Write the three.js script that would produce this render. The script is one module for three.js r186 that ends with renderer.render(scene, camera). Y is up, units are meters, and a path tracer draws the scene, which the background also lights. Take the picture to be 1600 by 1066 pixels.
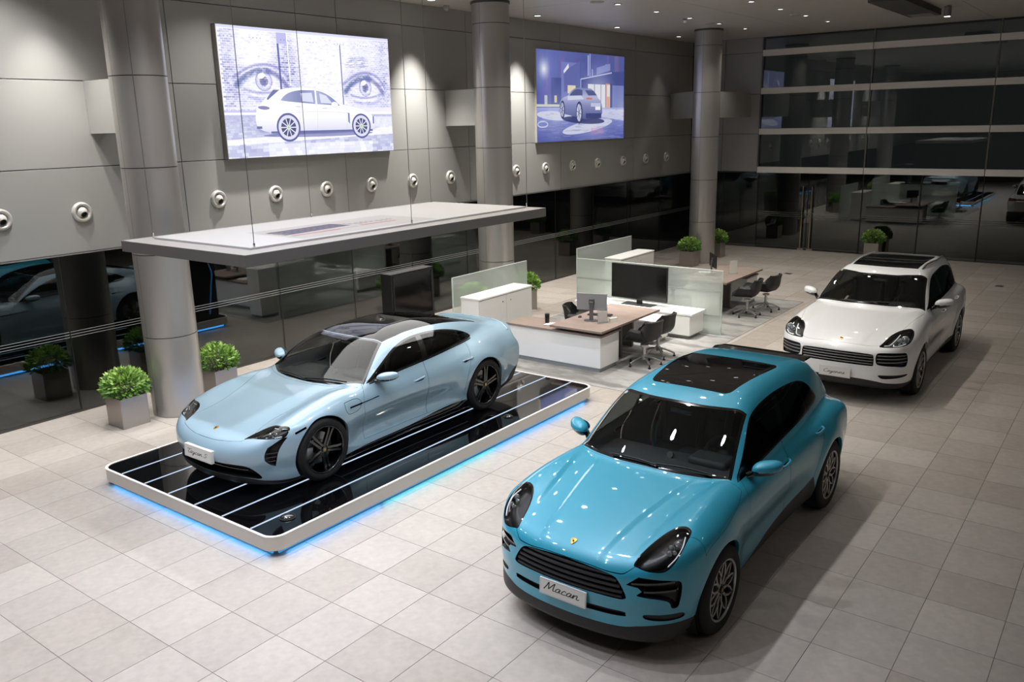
import * as THREE from 'three';
import { mergeGeometries } from 'three/addons/utils/BufferGeometryUtils.js';
import { RoundedBoxGeometry } from 'three/addons/geometries/RoundedBoxGeometry.js';
import { RectAreaLightUniformsLib } from 'three/addons/lights/RectAreaLightUniformsLib.js';

// ---------------------------------------------------------------- camera, light, exposure
const scene = new THREE.Scene();
const camera = new THREE.PerspectiveCamera(2 * Math.atan(533 / 1316.85) * 180 / Math.PI, 1600 / 1066, 0.05, 200);
camera.position.set(0, 4.078, 0);
camera.rotation.set(-0.25219, 0.64932, -0.02235, 'YXZ');
camera.updateMatrixWorld(true);
const renderer = new THREE.WebGLRenderer({ antialias: true });
renderer.toneMapping = THREE.LinearToneMapping;
renderer.toneMappingExposure = 1.0;
renderer.shadowMap.enabled = true;
renderer.shadowMap.type = THREE.PCFSoftShadowMap;
RectAreaLightUniformsLib.init();
scene.background = new THREE.Color(0.02, 0.02, 0.021);        // the night outside the glass
// ---------------------------------------------------------------- helpers
let seed = 12345;
const rnd = () => { seed = (seed * 1664525 + 1013904223) >>> 0; return seed / 4294967296; };
const rr = (a, b) => a + (b - a) * rnd();
const taken = new Map();
function numbered(name) { const n = taken.get(name) || 0; taken.set(name, n + 1); return n ? name + '_' + String(n).padStart(3, '0') : name; }
function lit(m) { m.castShadow = true; m.receiveShadow = true; return m; }
function thing(name, label, category, group, pos = [0, 0, 0], turn = 0) {
  const o = new THREE.Group(); o.name = numbered(name); o.position.set(...pos); o.rotation.y = turn;
  o.userData = { label, category }; if (group) o.userData.group = group;
  scene.add(o); return o;
}
function struct(name, geo, mat) {
  const o = geo ? lit(new THREE.Mesh(geo, mat)) : new THREE.Group(); o.name = name; o.userData.kind = 'structure'; scene.add(o); return o;
}
function part(name, geo, mat, parent, label) {
  const g = Array.isArray(geo) ? merge(geo) : geo;
  const m = lit(new THREE.Mesh(g, mat)); m.name = name; parent.add(m);
  if (label) m.userData.label = label;
  return m;
}
function solo(name, geo, mat, label, category, group) {
  const m = lit(new THREE.Mesh(Array.isArray(geo) ? merge(geo) : geo, mat)); m.name = numbered(name);
  m.userData = { label, category }; if (group) m.userData.group = group; scene.add(m); return m;
}
function merge(gs) {
  gs = gs.filter(Boolean).map(g => { g = g.index ? g.toNonIndexed() : g; for (const k of Object.keys(g.attributes)) if (!['position', 'normal', 'uv'].includes(k)) g.deleteAttribute(k);
    if (!g.attributes.normal) g.computeVertexNormals();
    if (!g.attributes.uv) g.setAttribute('uv', new THREE.BufferAttribute(new Float32Array(g.attributes.position.count * 2), 2)); return g; });
  return gs.length === 1 ? gs[0] : mergeGeometries(gs, false);
}
const box = (x0, x1, y0, y1, z0, z1) => new THREE.BoxGeometry(Math.abs(x1 - x0), Math.abs(y1 - y0), Math.abs(z1 - z0)).translate((x0 + x1) / 2, (y0 + y1) / 2, (z0 + z1) / 2);
const rbox = (x0, x1, y0, y1, z0, z1, r = 0.006, s = 2) => new RoundedBoxGeometry(Math.abs(x1 - x0), Math.abs(y1 - y0), Math.abs(z1 - z0), s, Math.min(r, Math.abs(x1 - x0) * .49, Math.abs(y1 - y0) * .49, Math.abs(z1 - z0) * .49)).translate((x0 + x1) / 2, (y0 + y1) / 2, (z0 + z1) / 2);
const cyl = (r0, r1, h, s = 24, open = false) => new THREE.CylinderGeometry(r1, r0, h, s, 1, open);
const V3 = (x, y, z) => new THREE.Vector3(x, y, z);
const tube = (pts, r, n = 24, s = 8, closed = false) => new THREE.TubeGeometry(new THREE.CatmullRomCurve3(pts.map(p => p.isVector3 ? p : V3(...p)), closed), n, r, s, closed);
function rod(a, b, r, s = 8) {
  const A = V3(...a), B = V3(...b), d = B.clone().sub(A), g = cyl(r, r, d.length(), s);
  g.applyQuaternion(new THREE.Quaternion().setFromUnitVectors(V3(0, 1, 0), d.normalize())); return g.translate((A.x + B.x) / 2, (A.y + B.y) / 2, (A.z + B.z) / 2);
}
const S = (hex, rough = .5, metal = 0, extra = {}) => new THREE.MeshStandardMaterial({ color: hex, roughness: rough, metalness: metal, ...extra });
const PM = (o) => new THREE.MeshPhysicalMaterial(o);
const lin = (r, g, b) => new THREE.Color().setRGB(r, g, b);
const clamp = (x, a = 0, b = 1) => Math.min(b, Math.max(a, x));
const sstep = (a, b, x) => { const t = clamp((x - a) / (b - a)); return t * t * (3 - 2 * t); };
// value noise texture
function noiseTex(size, fn, srgb) {
  const d = new Uint8Array(size * size * 4);
  for (let y = 0; y < size; y++) for (let x = 0; x < size; x++) { const c = fn(x / size, y / size, x, y), i = (y * size + x) * 4; d[i] = clamp(c[0]) * 255; d[i + 1] = clamp(c[1]) * 255; d[i + 2] = clamp(c[2]) * 255; d[i + 3] = 255; }
  const t = new THREE.DataTexture(d, size, size, THREE.RGBAFormat); t.wrapS = t.wrapT = THREE.RepeatWrapping; t.magFilter = THREE.LinearFilter; t.minFilter = THREE.LinearMipmapLinearFilter; t.generateMipmaps = true;
  if (srgb) t.colorSpace = THREE.SRGBColorSpace; t.needsUpdate = true; return t;
}
const hash = (x, y) => { let h = (x * 374761393 + y * 668265263) | 0; h = Math.imul(h ^ (h >>> 13), 1274126177); return ((h ^ (h >>> 16)) >>> 0) / 4294967296; };
function vnoise(x, y, per) { const xi = Math.floor(x), yi = Math.floor(y), xf = x - xi, yf = y - yi, u = xf * xf * (3 - 2 * xf), v = yf * yf * (3 - 2 * yf), w = (a, b) => hash(((a % per) + per) % per, ((b % per) + per) % per);
  return (w(xi, yi) * (1 - u) + w(xi + 1, yi) * u) * (1 - v) + (w(xi, yi + 1) * (1 - u) + w(xi + 1, yi + 1) * u) * v; }
const fbm = (u, v, f, o = 4) => { let s = 0, a = .5; for (let i = 0; i < o; i++) { s += a * vnoise(u * f, v * f, f); f *= 2; a *= .5; } return s / (1 - Math.pow(.5, o)); };
// ---------------------------------------------------------------- the showroom's downlights: a glowing disc in the ceiling and a light of its size below
const CEIL = 6.5;
const lampGlow = new THREE.MeshStandardMaterial({ color: 0x000000, emissive: lin(1, .97, .92), emissiveIntensity: 6 });
const lampRing = new THREE.MeshStandardMaterial({ color: 0xb8b6b2, roughness: .4, metalness: .4 });
function downlight(x, z, cd, label, group, aim = [0, 0], angle = .95, pen = .75, kelvin = [1, .955, .90], r = .065) {
  const t = thing('ceiling_light', label, 'ceiling light', group, [x, CEIL, z]);
  part('trim_ring', new THREE.TorusGeometry(r + .012, .014, 8, 20).rotateX(Math.PI / 2).translate(0, -.006, 0), lampRing, t);
  part('lamp_disc', cyl(r, r, .012, 20).translate(0, -.004, 0), lampGlow, t).castShadow = false;
  if (cd > 0) { const s = new THREE.SpotLight(lin(...kelvin), cd, 0, angle, pen, 2); s.position.set(0, -.03, 0); s.castShadow = true; s.shadow.radius = 3; s.shadow.mapSize.set(512, 512); s.target.position.set(aim[0], -5, aim[1]); t.add(s, s.target); }
  return t;
}
const floorCd = (x, z) => (z < -20 ? 12 : x > -6 ? 6 : 8.5) + 24 * Math.exp(-(((x + 5.6) / 2.6) ** 2) - (((z + 3.2) / 2.8) ** 2)) + 12 * Math.exp(-(((x + 9.5) / 3) ** 2) - (((z + 5) / 5) ** 2)) + 19 * Math.exp(-(((x + 7.8) / 2.4) ** 2) - (((z + 13.4) / 4.4) ** 2)) + 15 * Math.exp(-(((x + 4.2) / 2) ** 2) - (((z + 12.9) / 2) ** 2)) + 13 * Math.exp(-(((x + 4.4) / 1.7) ** 2) - (((z + 6.8) / 2.4) ** 2));
const ordinal = i => ['first', 'second', 'third', 'fourth', 'fifth', 'sixth', 'seventh', 'eighth', 'ninth', 'tenth', 'eleventh', 'twelfth', 'thirteenth', 'fourteenth'][i];
{ const rowName = { '-9.65': 'row above the platform', '-7.4': 'second row out', '-5.1': 'middle row', '-2.8': 'row above the SUVs' };
  for (const x of [-9.65, -7.4, -5.1, -2.8]) for (let i = 0; i < 14; i++) { const z = -23.7 + i * 1.75; { const w = Math.exp(-(((x + 6) / 4.2) ** 2) - (((z + 3.4) / 4.6) ** 2)); downlight(x, z, floorCd(x, z) * (x > -3 ? .27 : 1), ordinal(i) + ' small ceiling downlight from the back glass wall, in the ' + rowName[String(x)], 'downlights in the ' + rowName[String(x)], [0, 0], .95, .75, [1 - .07 * w, .955 + .035 * w, .875 + .29 * w]); } }
  for (const [i, z] of [-24.3, -20.65, -17, -13.35, -9.6, -5.9, -2.2].entries()) downlight(-11.95, z, z < -18 ? 4 : z > -8 ? 48 : 135, ordinal(i) + ' larger downlight from the back glass wall, washing the panelled wall', 'wall-washing downlights along the panelled wall', [-.42, 0], .52, .85, [1, .965, .91], .08);
  downlight(-11.1, -5.3, 34, 'round ceiling downlight aimed at the wall left of the left column', undefined, [-2.6, 0], .8, 1, [1, .975, .94], .08); downlight(-11.0, -8.9, 20, 'round ceiling downlight aimed at the wall between the left column and the eye poster', undefined, [-2.4, .4], .8, 1, [1, .975, .94], .08); downlight(-9.9, -6.4, 14, 'round ceiling downlight aimed at the left column', undefined, [-1.1, 0], .5, 1, [1, .99, .98], .08); downlight(-7.75, -13.6, 170, 'round ceiling downlight aimed at the low white sideboard', undefined, [0, -.55], .3, .9, [1, .98, .95], .08);
  for (const [z, n] of [[-3.5, 'nearest'], [-8.5, 'second'], [-13.5, 'third'], [-18.5, 'farthest']]) downlight(5.2, z, 11, n + ' ceiling downlight of the row over the right side, seen only as a glint', 'downlights over the right side', [-6.5, 0], .75, 1, [1, .97, .92]); }
// ---------------------------------------------------------------- car bodies: a smooth solid, meshed and cut
// a curve through control points, softened so that reflections run smoothly
function curve(pts, sig = 0.06) {
  pts = pts.slice().sort((a, b) => a[0] - b[0]);
  const a = pts[0][0] - .5, b = pts[pts.length - 1][0] + .5, st = .01, n = Math.round((b - a) / st) + 1, t = new Float64Array(n);
  const m = [], N = pts.length, d = []; for (let i = 0; i < N - 1; i++) d.push((pts[i + 1][1] - pts[i][1]) / (pts[i + 1][0] - pts[i][0]));
  for (let i = 0; i < N; i++) m.push(i === 0 ? d[0] : i === N - 1 ? d[N - 2] : d[i - 1] * d[i] <= 0 ? 0 : 2 * d[i - 1] * d[i] / (d[i - 1] + d[i]));
  for (let i = 0, k = 0; i < n; i++) { const x = a + i * st;
    if (x <= pts[0][0]) t[i] = pts[0][1] + (x - pts[0][0]) * m[0]; else if (x >= pts[N - 1][0]) t[i] = pts[N - 1][1] + (x - pts[N - 1][0]) * m[N - 1];
    else { while (x > pts[k + 1][0]) k++; const h = pts[k + 1][0] - pts[k][0], s = (x - pts[k][0]) / h, s2 = s * s, s3 = s2 * s; t[i] = (2 * s3 - 3 * s2 + 1) * pts[k][1] + (s3 - 2 * s2 + s) * h * m[k] + (3 * s2 - 2 * s3) * pts[k + 1][1] + (s3 - s2) * h * m[k + 1]; } }
  const r = Math.ceil(3 * sig / st), w = []; let ws = 0; for (let i = -r; i <= r; i++) { const q = Math.exp(-.5 * (i * st / sig) ** 2); w.push(q); ws += q; }
  const o = new Float64Array(n); for (let i = 0; i < n; i++) { let s = 0; for (let j = -r; j <= r; j++) { const q = i + j; s += w[j + r] * (q < 0 ? t[0] + (t[1] - t[0]) * q : q >= n ? t[n - 1] + (t[n - 1] - t[n - 2]) * (q - n + 1) : t[q]); } o[i] = s / ws; }
  return x => { const q = (x - a) / st; if (q <= 0) return o[0] + (o[1] - o[0]) * q; if (q >= n - 1) return o[n - 1] + (o[n - 1] - o[n - 2]) * (q - n + 1); const i = q | 0, f = q - i; return o[i] + (o[i + 1] - o[i]) * f; };
}
const smax = (a, b, k) => { const h = Math.max(k - Math.abs(a - b), 0) / k; return Math.max(a, b) + h * h * k * .25; };
const smin = (a, b, k) => { const h = Math.max(k - Math.abs(a - b), 0) / k; return Math.min(a, b) - h * h * k * .25; };
const gs = (x, w) => Math.exp(-(x / w) * (x / w));

function carField(P) {
  const top = curve(P.top, P.topSig || .05), wid = curve(P.wid, .10), sec = curve(P.sec, .025), nose = curve(P.nose, .02), tail = curve(P.tail, .03), bot = curve(P.bottom, .05), crest = curve(P.crest, .1),
    roof = curve(P.roof, P.roofSig || .07), gw = curve(P.gw, .1), tum = curve(P.tumble, .04), hollow = curve(P.hollow, .12);
  const dome = P.dome ? curve(P.dome, .1) : null, domeA = P.domeAmp ? curve(P.domeAmp, .1) : null, rim = P.rim ? curve(P.rim, .1) : null, rimA = P.rimAmp ? curve(P.rimAmp, .1) : null; const kF = P.kFront || .10, kT = P.kTop || .09, kS = P.kSide || .07, kG = P.kGlass || .10, zw = [0, -P.wb];
  return (x, y, z) => {
    x = Math.abs(x);
    // lower body
    let w = wid(z) - sec(y);
    for (let i = 0; i < 2; i++) { const r = Math.hypot(z - zw[i], y - P.R); w += P.flare[i] * gs(Math.max(r - P.arch - .015, -.2), P.flareW || .11) * sstep(.15, .4, y); }
    w -= hollow(z) * gs(y - P.hollowY, .13);
    const t = top(z) - P.crown * x * x + crest(z) * gs(x - P.crestX, P.crestW);
    let td = dome ? t + domeA(z) * (1 - sstep(dome(z) - .035, dome(z) + .035, x)) : t; if (rim) td += rimA(z) * sstep(rim(z) - .03, rim(z) + .03, x);
    const sw = P.sweep[0] * x * x + P.sweep[1] * Math.pow(x, 6);
    let f = smax((x - w) * .98, (y - td) * .95, kT);
    f = smax(f, (z - nose(y) + sw) * .93, kF);
    f = smax(f, (tail(y) + P.tailSweep * Math.pow(x, 4) - z) * .95, P.kRear || .08);
    f = smax(f, bot(z) - y, .05);
    // greenhouse
    const fr = sstep(-2.4, -1.5, z);
    const zz = z + x * x * (P.wsCurve * fr - P.rearCurve * (1 - fr));
    const ry = (y - roof(zz) + P.roofCrown * x * x * x * x) * .88;
    const gx = (x - gw(z) + tum(y - P.belt)) * .93;
    const g = smax(smax(gx, ry, kG), P.belt - .25 - y, .03);
    return smin(f, g, P.blend || .035);
  };
}
function fieldGrad(f, x, y, z, e = .002) { const a = f(x + e, y, z) - f(x - e, y, z), b = f(x, y + e, z) - f(x, y - e, z), c = f(x, y, z + e) - f(x, y, z - e), l = Math.hypot(a, b, c) || 1; return [a / l, b / l, c / l, l / (2 * e)]; }
function project(f, p, n = 3) { for (let i = 0; i < n; i++) { const v = f(p[0], p[1], p[2]), g = fieldGrad(f, p[0], p[1], p[2]), s = v / Math.max(g[3], .2); p[0] -= g[0] * s; p[1] -= g[1] * s; p[2] -= g[2] * s; } return p; }
// surface nets over the half x >= 0, then mirrored; returns {pos: [[x,y,z]...], tri: [[a,b,c]...]}
function meshField(f, bb, h) {
  const nx = Math.ceil(bb[0] / h) + 2, ny = Math.ceil((bb[2] - bb[1]) / h) + 1, nz = Math.ceil((bb[4] - bb[3]) / h) + 1, ox = 0, oy = bb[1], oz = bb[3];
  const val = new Float32Array(nx * ny * nz).fill(9), id = (i, j, k) => (i * ny + j) * nz + k, C = 4;
  for (let I = 0; I < nx; I += C) for (let J = 0; J < ny; J += C) for (let K = 0; K < nz; K += C) {
    const c = f(ox + (I + C / 2) * h, oy + (J + C / 2) * h, oz + (K + C / 2) * h);
    const far = Math.abs(c) > C * h * 1.6;
    for (let i = I; i < Math.min(I + C, nx); i++) for (let j = J; j < Math.min(J + C, ny); j++) for (let k = K; k < Math.min(K + C, nz); k++) val[id(i, j, k)] = far ? c : f(ox + i * h, oy + j * h, oz + k * h);
  }
  const vid = new Int32Array(nx * ny * nz).fill(-1), pos = [], tri = [];
  for (let i = 0; i < nx - 1; i++) for (let j = 0; j < ny - 1; j++) for (let k = 0; k < nz - 1; k++) {
    let m = 0, sx = 0, sy = 0, sz = 0, n = 0; const v = [];
    for (let c = 0; c < 8; c++) { const q = val[id(i + (c & 1), j + ((c >> 1) & 1), k + (c >> 2))]; v.push(q); if (q < 0) m |= 1 << c; }
    if (m === 0 || m === 255) continue;
    for (let a = 0; a < 8; a++) for (let b = 0; b < 3; b++) { if (a & (1 << b)) continue; const e = a | (1 << b); if ((v[a] < 0) === (v[e] < 0)) continue; const t = v[a] / (v[a] - v[e]); sx += (a & 1) + (b === 0 ? t : 0); sy += ((a >> 1) & 1) + (b === 1 ? t : 0); sz += (a >> 2) + (b === 2 ? t : 0); n++; }
    const p = project(f, [ox + (i + sx / n) * h, oy + (j + sy / n) * h, oz + (k + sz / n) * h]); if (i === 0) p[0] = Math.abs(p[0]);
    vid[id(i, j, k)] = pos.length; pos.push(p);
  }
  const quad = (a, b, c, d, flip) => { if (a < 0 || b < 0 || c < 0 || d < 0) return; const P = pos, e1 = (P[a][0] - P[c][0]) ** 2 + (P[a][1] - P[c][1]) ** 2 + (P[a][2] - P[c][2]) ** 2, e2 = (P[b][0] - P[d][0]) ** 2 + (P[b][1] - P[d][1]) ** 2 + (P[b][2] - P[d][2]) ** 2;
    let T = e1 < e2 ? [[a, b, c], [a, c, d]] : [[a, b, d], [b, c, d]]; for (const t of T) tri.push(flip ? [t[0], t[2], t[1]] : t); };
  for (let i = 0; i < nx - 1; i++) for (let j = 1; j < ny - 1; j++) for (let k = 1; k < nz - 1; k++) {
    const s = val[id(i, j, k)] < 0, q = (a, b, c) => vid[id(a, b, c)];
    if (s !== (val[id(i + 1, j, k)] < 0)) quad(q(i, j - 1, k - 1), q(i, j, k - 1), q(i, j, k), q(i, j - 1, k), !s);
    if (i > 0 && s !== (val[id(i, j + 1, k)] < 0)) quad(q(i - 1, j, k - 1), q(i, j, k - 1), q(i, j, k), q(i - 1, j, k), s);
    if (i > 0 && s !== (val[id(i, j, k + 1)] < 0)) quad(q(i - 1, j - 1, k), q(i, j - 1, k), q(i, j, k), q(i - 1, j, k), !s);
  }
  // snap the seam vertices (cell i = 0) onto x = 0 by adding a strip to their mirror images
  const n0 = pos.length; for (let a = 0; a < n0; a++) pos.push([-pos[a][0], pos[a][1], pos[a][2]]);
  const t0 = tri.length; for (let a = 0; a < t0; a++) { const t = tri[a]; tri.push([t[0] + n0, t[2] + n0, t[1] + n0]); }
  // seam: quads crossing x = 0 join cell 0 with its mirror image
  for (let j = 1; j < ny - 1; j++) for (let k = 1; k < nz - 1; k++) { const s = val[id(0, j, k)] < 0;
    if (s !== (val[id(0, j + 1, k)] < 0)) { const a = vid[id(0, j, k - 1)], b = vid[id(0, j, k)]; if (a >= 0 && b >= 0) quad(a + n0, a, b, b + n0, s); }
    if (s !== (val[id(0, j, k + 1)] < 0)) { const a = vid[id(0, j - 1, k)], b = vid[id(0, j, k)]; if (a >= 0 && b >= 0) quad(a + n0, a, b, b + n0, !s); } }
  return { pos, tri };
}
// ---- cutting
function polyClosed(pts, smooth = true, n = 6) {
  if (!smooth) return pts;
  // a point marked with a third entry is a corner
  const N = pts.length, out = [];
  for (let i = 0; i < N; i++) { const p0 = pts[(i + N - 1) % N], p1 = pts[i], p2 = pts[(i + 1) % N], p3 = pts[(i + 2) % N];
    const t1 = p1[2] ? [(p2[0] - p1[0]) * .5, (p2[1] - p1[1]) * .5] : [(p2[0] - p0[0]) / 2, (p2[1] - p0[1]) / 2], t2 = p2[2] ? [(p2[0] - p1[0]) * .5, (p2[1] - p1[1]) * .5] : [(p3[0] - p1[0]) / 2, (p3[1] - p1[1]) / 2];
    for (let k = 0; k < n; k++) { const s = k / n, s2 = s * s, s3 = s2 * s, a = 2 * s3 - 3 * s2 + 1, b = s3 - 2 * s2 + s, c = 3 * s2 - 2 * s3, d = s3 - s2; out.push([a * p1[0] + b * t1[0] + c * p2[0] + d * t2[0], a * p1[1] + b * t1[1] + c * p2[1] + d * t2[1]]); } }
  return out;
}
function polySdf(poly) {
  const n = poly.length, X = poly.map(p => p[0]), Y = poly.map(p => p[1]), x0 = Math.min(...X) - .05, x1 = Math.max(...X) + .05, y0 = Math.min(...Y) - .05, y1 = Math.max(...Y) + .05;
  return (u, v) => { if (u < x0 || u > x1 || v < y0 || v > y1) return .05; let d = 1e9, s = 1;
    for (let i = 0, j = n - 1; i < n; j = i++) { const ex = X[j] - X[i], ey = Y[j] - Y[i], wx = u - X[i], wy = v - Y[i], t = clamp((wx * ex + wy * ey) / (ex * ex + ey * ey + 1e-12)), bx = wx - ex * t, by = wy - ey * t; d = Math.min(d, bx * bx + by * by);
      const c1 = v >= Y[i], c2 = v < Y[j], c3 = ex * wy > ey * wx; if ((c1 && c2 && c3) || (!c1 && !c2 && !c3)) s = -s; }
    return s * Math.sqrt(d); };
}
// region on a body: proj 'S' (z, y) 'F' (x, y) 'T' (x, z); a guard keeps it on the right side of the car
function region(proj, poly, guard) {
  const d = polySdf(poly);
  return p => { if (guard && !guard(p)) return .05; const x = Math.abs(p[0]); return proj === 'S' ? d(p[2], p[1]) : proj === 'F' ? d(x, p[1]) : d(x, p[2]); };
}
function refine(m, near, minLen, f) {
  const s = m.pos.map(p => near(p)), mid = new Map(), tri = [];
  const want = (a, b) => Math.min(Math.abs(s[a]), Math.abs(s[b])) < .03 && Math.hypot(m.pos[a][0] - m.pos[b][0], m.pos[a][1] - m.pos[b][1], m.pos[a][2] - m.pos[b][2]) > minLen;
  const M = (a, b) => { const k = a < b ? a * 4194304 + b : b * 4194304 + a; let v = mid.get(k); if (v === undefined) { const p = project(f, [0, 1, 2].map(i => (m.pos[a][i] + m.pos[b][i]) / 2), 2); v = m.pos.length; m.pos.push(p); mid.set(k, v); } return v; };
  for (const [a, b, c] of m.tri) {
    const A = want(a, b), B = want(b, c), C = want(c, a), n = A + B + C;
    if (!n) { tri.push([a, b, c]); continue; }
    if (n === 3) { const x = M(a, b), y = M(b, c), z = M(c, a); tri.push([a, x, z], [x, b, y], [z, y, c], [x, y, z]); continue; }
    let t = [a, b, c], w = [A, B, C];
    if (n === 1) { while (!w[0]) { t = [t[1], t[2], t[0]]; w = [w[1], w[2], w[0]]; } const x = M(t[0], t[1]); tri.push([t[0], x, t[2]], [x, t[1], t[2]]); }
    else { while (w[2]) { t = [t[1], t[2], t[0]]; w = [w[1], w[2], w[0]]; } const x = M(t[0], t[1]), y = M(t[1], t[2]); tri.push([x, t[1], y], [t[0], x, y], [t[0], y, t[2]]); }
  }
  m.tri = tri;
}
function split(m, sd) {
  const s = m.pos.map(p => { const v = sd(p); return Math.abs(v) < 2e-4 ? 2e-4 : v; }), cut = new Map(), ins = [], out = [];
  const E = (a, b) => { const k = a < b ? a * 4194304 + b : b * 4194304 + a; let v = cut.get(k); if (v === undefined) { let t0 = 0, t1 = 1, P = t => [0, 1, 2].map(i => m.pos[a][i] + (m.pos[b][i] - m.pos[a][i]) * t), sa = s[a], t = clamp(s[a] / (s[a] - s[b]), .02, .98);
      for (let q = 0; q < 5; q++) { const vv = sd(P(t)); if ((vv < 0) === (sa < 0)) t0 = t; else t1 = t; t = (t0 + t1) / 2; } v = m.pos.length; m.pos.push(P(t)); cut.set(k, v); } return v; };
  for (const t of m.tri) {
    const n = (s[t[0]] < 0) + (s[t[1]] < 0) + (s[t[2]] < 0);
    if (n === 3) ins.push(t); else if (n === 0) out.push(t);
    else { let [a, b, c] = t; const lone = n === 1 ? (q => s[q] < 0) : (q => s[q] >= 0); while (!lone(a)) [a, b, c] = [b, c, a]; const x = E(a, b), y = E(a, c); const one = n === 1 ? ins : out, two = n === 1 ? out : ins; one.push([a, x, y]); two.push([x, b, c], [x, c, y]); }
  }
  return [{ pos: m.pos, tri: ins }, { pos: m.pos, tri: out }];
}
// to a geometry; off = shift along the normal or a vector; normals from the field
function toGeo(m, f, off, flip) {
  const map = new Map(), P = [], N = [], I = [];
  const V = a => { let v = map.get(a); if (v === undefined) { const p = m.pos[a], g = fieldGrad(f, p[0], p[1], p[2]); v = P.length / 3; const q = typeof off === 'number' ? [p[0] + g[0] * off, p[1] + g[1] * off, p[2] + g[2] * off] : off ? off(p, g) : p; P.push(...q); const sg = flip ? -1 : 1; N.push(sg * g[0], sg * g[1], sg * g[2]); map.set(a, v); } return v; };
  for (const t of m.tri) { const a = V(t[0]), b = V(t[1]), c = V(t[2]); flip ? I.push(a, c, b) : I.push(a, b, c); }
  const geo = new THREE.BufferGeometry(); geo.setAttribute('position', new THREE.Float32BufferAttribute(P, 3)); geo.setAttribute('normal', new THREE.Float32BufferAttribute(N, 3)); geo.setAttribute('uv', new THREE.Float32BufferAttribute(new Float32Array(P.length / 3 * 2), 2)); geo.setIndex(I); return geo;
}
// the side wall of a recess: boundary edges of a patch, carried to their shifted place
function wallGeo(m, f, off0, off1) {
  const cnt = new Map(); for (const t of m.tri) for (let i = 0; i < 3; i++) { const a = t[i], b = t[(i + 1) % 3], k = a < b ? a * 4194304 + b : b * 4194304 + a; cnt.set(k, cnt.has(k) ? null : [a, b]); }
  const P = []; const at = (a, off) => { const p = m.pos[a], g = fieldGrad(f, p[0], p[1], p[2]); return typeof off === 'number' ? [p[0] + g[0] * off, p[1] + g[1] * off, p[2] + g[2] * off] : off(p, g); };
  for (const e of cnt.values()) if (e) { const a0 = at(e[0], off0), b0 = at(e[1], off0), a1 = at(e[0], off1), b1 = at(e[1], off1); P.push(...a0, ...b0, ...b1, ...a0, ...b1, ...a1); }
  const geo = new THREE.BufferGeometry(); geo.setAttribute('position', new THREE.Float32BufferAttribute(P, 3)); geo.computeVertexNormals(); geo.setAttribute('uv', new THREE.Float32BufferAttribute(new Float32Array(P.length / 3 * 2), 2)); return geo;
}
// closest drop of a 2-D point onto the body along a projection axis
function onBody(f, proj, u, v, side = 1) {
  let lo, hi, P; if (proj === 'S') { P = t => [side * t, v, u]; lo = 1.3; hi = 0; } else if (proj === 'F') { P = t => [u, v, t]; lo = 1.4; hi = -1.5; } else if (proj === 'B') { P = t => [u, v, t]; lo = -5; hi = -2; } else { P = t => [u, t, v]; lo = 2; hi = 0.2; }
  const n = 400; let prev = lo; for (let i = 1; i <= n; i++) { const t = lo + (hi - lo) * i / n; if (f(...P(t)) < 0) { let a = prev, b = t; for (let k = 0; k < 20; k++) { const c = (a + b) / 2; f(...P(c)) < 0 ? b = c : a = c; } return P((a + b) / 2); } prev = t; }
  return null;
}
// thin ribbon lying on the body along a 2-D path: shut lines, trims, mouldings
function ribbon(f, proj, pts, width, lift = .0012, side = 1, dens = .012) {
  const fine = []; for (let i = 0; i < pts.length - 1; i++) { const n = Math.max(1, Math.ceil(Math.hypot(pts[i + 1][0] - pts[i][0], pts[i + 1][1] - pts[i][1]) / dens)); for (let k = 0; k < n; k++) fine.push([pts[i][0] + (pts[i + 1][0] - pts[i][0]) * k / n, pts[i][1] + (pts[i + 1][1] - pts[i][1]) * k / n]); } fine.push(pts[pts.length - 1]);
  const Q = fine.map(p => onBody(f, proj, p[0], p[1], side)).filter(Boolean); if (Q.length < 2) return null;
  const P = [], N = []; let prev = null;
  for (let i = 0; i < Q.length; i++) { const a = Q[Math.max(0, i - 1)], b = Q[Math.min(Q.length - 1, i + 1)], g = fieldGrad(f, ...Q[i]), d = V3(b[0] - a[0], b[1] - a[1], b[2] - a[2]).normalize(), n = V3(g[0], g[1], g[2]), s = d.cross(n).normalize().multiplyScalar(width / 2), c = V3(...Q[i]).addScaledVector(n, lift);
    const L = c.clone().add(s), R = c.clone().sub(s); if (prev && Q[i - 1] && V3(...Q[i]).distanceTo(V3(...Q[i - 1])) < .15) { P.push(...prev.L.toArray(), ...prev.R.toArray(), ...R.toArray(), ...prev.L.toArray(), ...R.toArray(), ...L.toArray()); for (const q of [prev.n, prev.n, n, prev.n, n, n]) N.push(q.x, q.y, q.z); } prev = { L, R, n }; }
  const geo = new THREE.BufferGeometry(); geo.setAttribute('position', new THREE.Float32BufferAttribute(P, 3)); geo.setAttribute('normal', new THREE.Float32BufferAttribute(N, 3)); geo.setAttribute('uv', new THREE.Float32BufferAttribute(new Float32Array(P.length / 3 * 2), 2)); return geo;
}
function smoothPath(pts, n = 8) { const out = []; for (let i = 0; i < pts.length - 1; i++) { const p0 = pts[Math.max(0, i - 1)], p1 = pts[i], p2 = pts[i + 1], p3 = pts[Math.min(pts.length - 1, i + 2)]; for (let k = 0; k < n; k++) { const s = k / n, s2 = s * s, s3 = s2 * s; out.push([0, 1].map(c => .5 * (2 * p1[c] + (p2[c] - p0[c]) * s + (2 * p0[c] - 5 * p1[c] + 4 * p2[c] - p3[c]) * s2 + (3 * p1[c] - p0[c] - 3 * p2[c] + p3[c]) * s3))); } } out.push(pts[pts.length - 1].slice(0, 2)); return out; }
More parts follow.
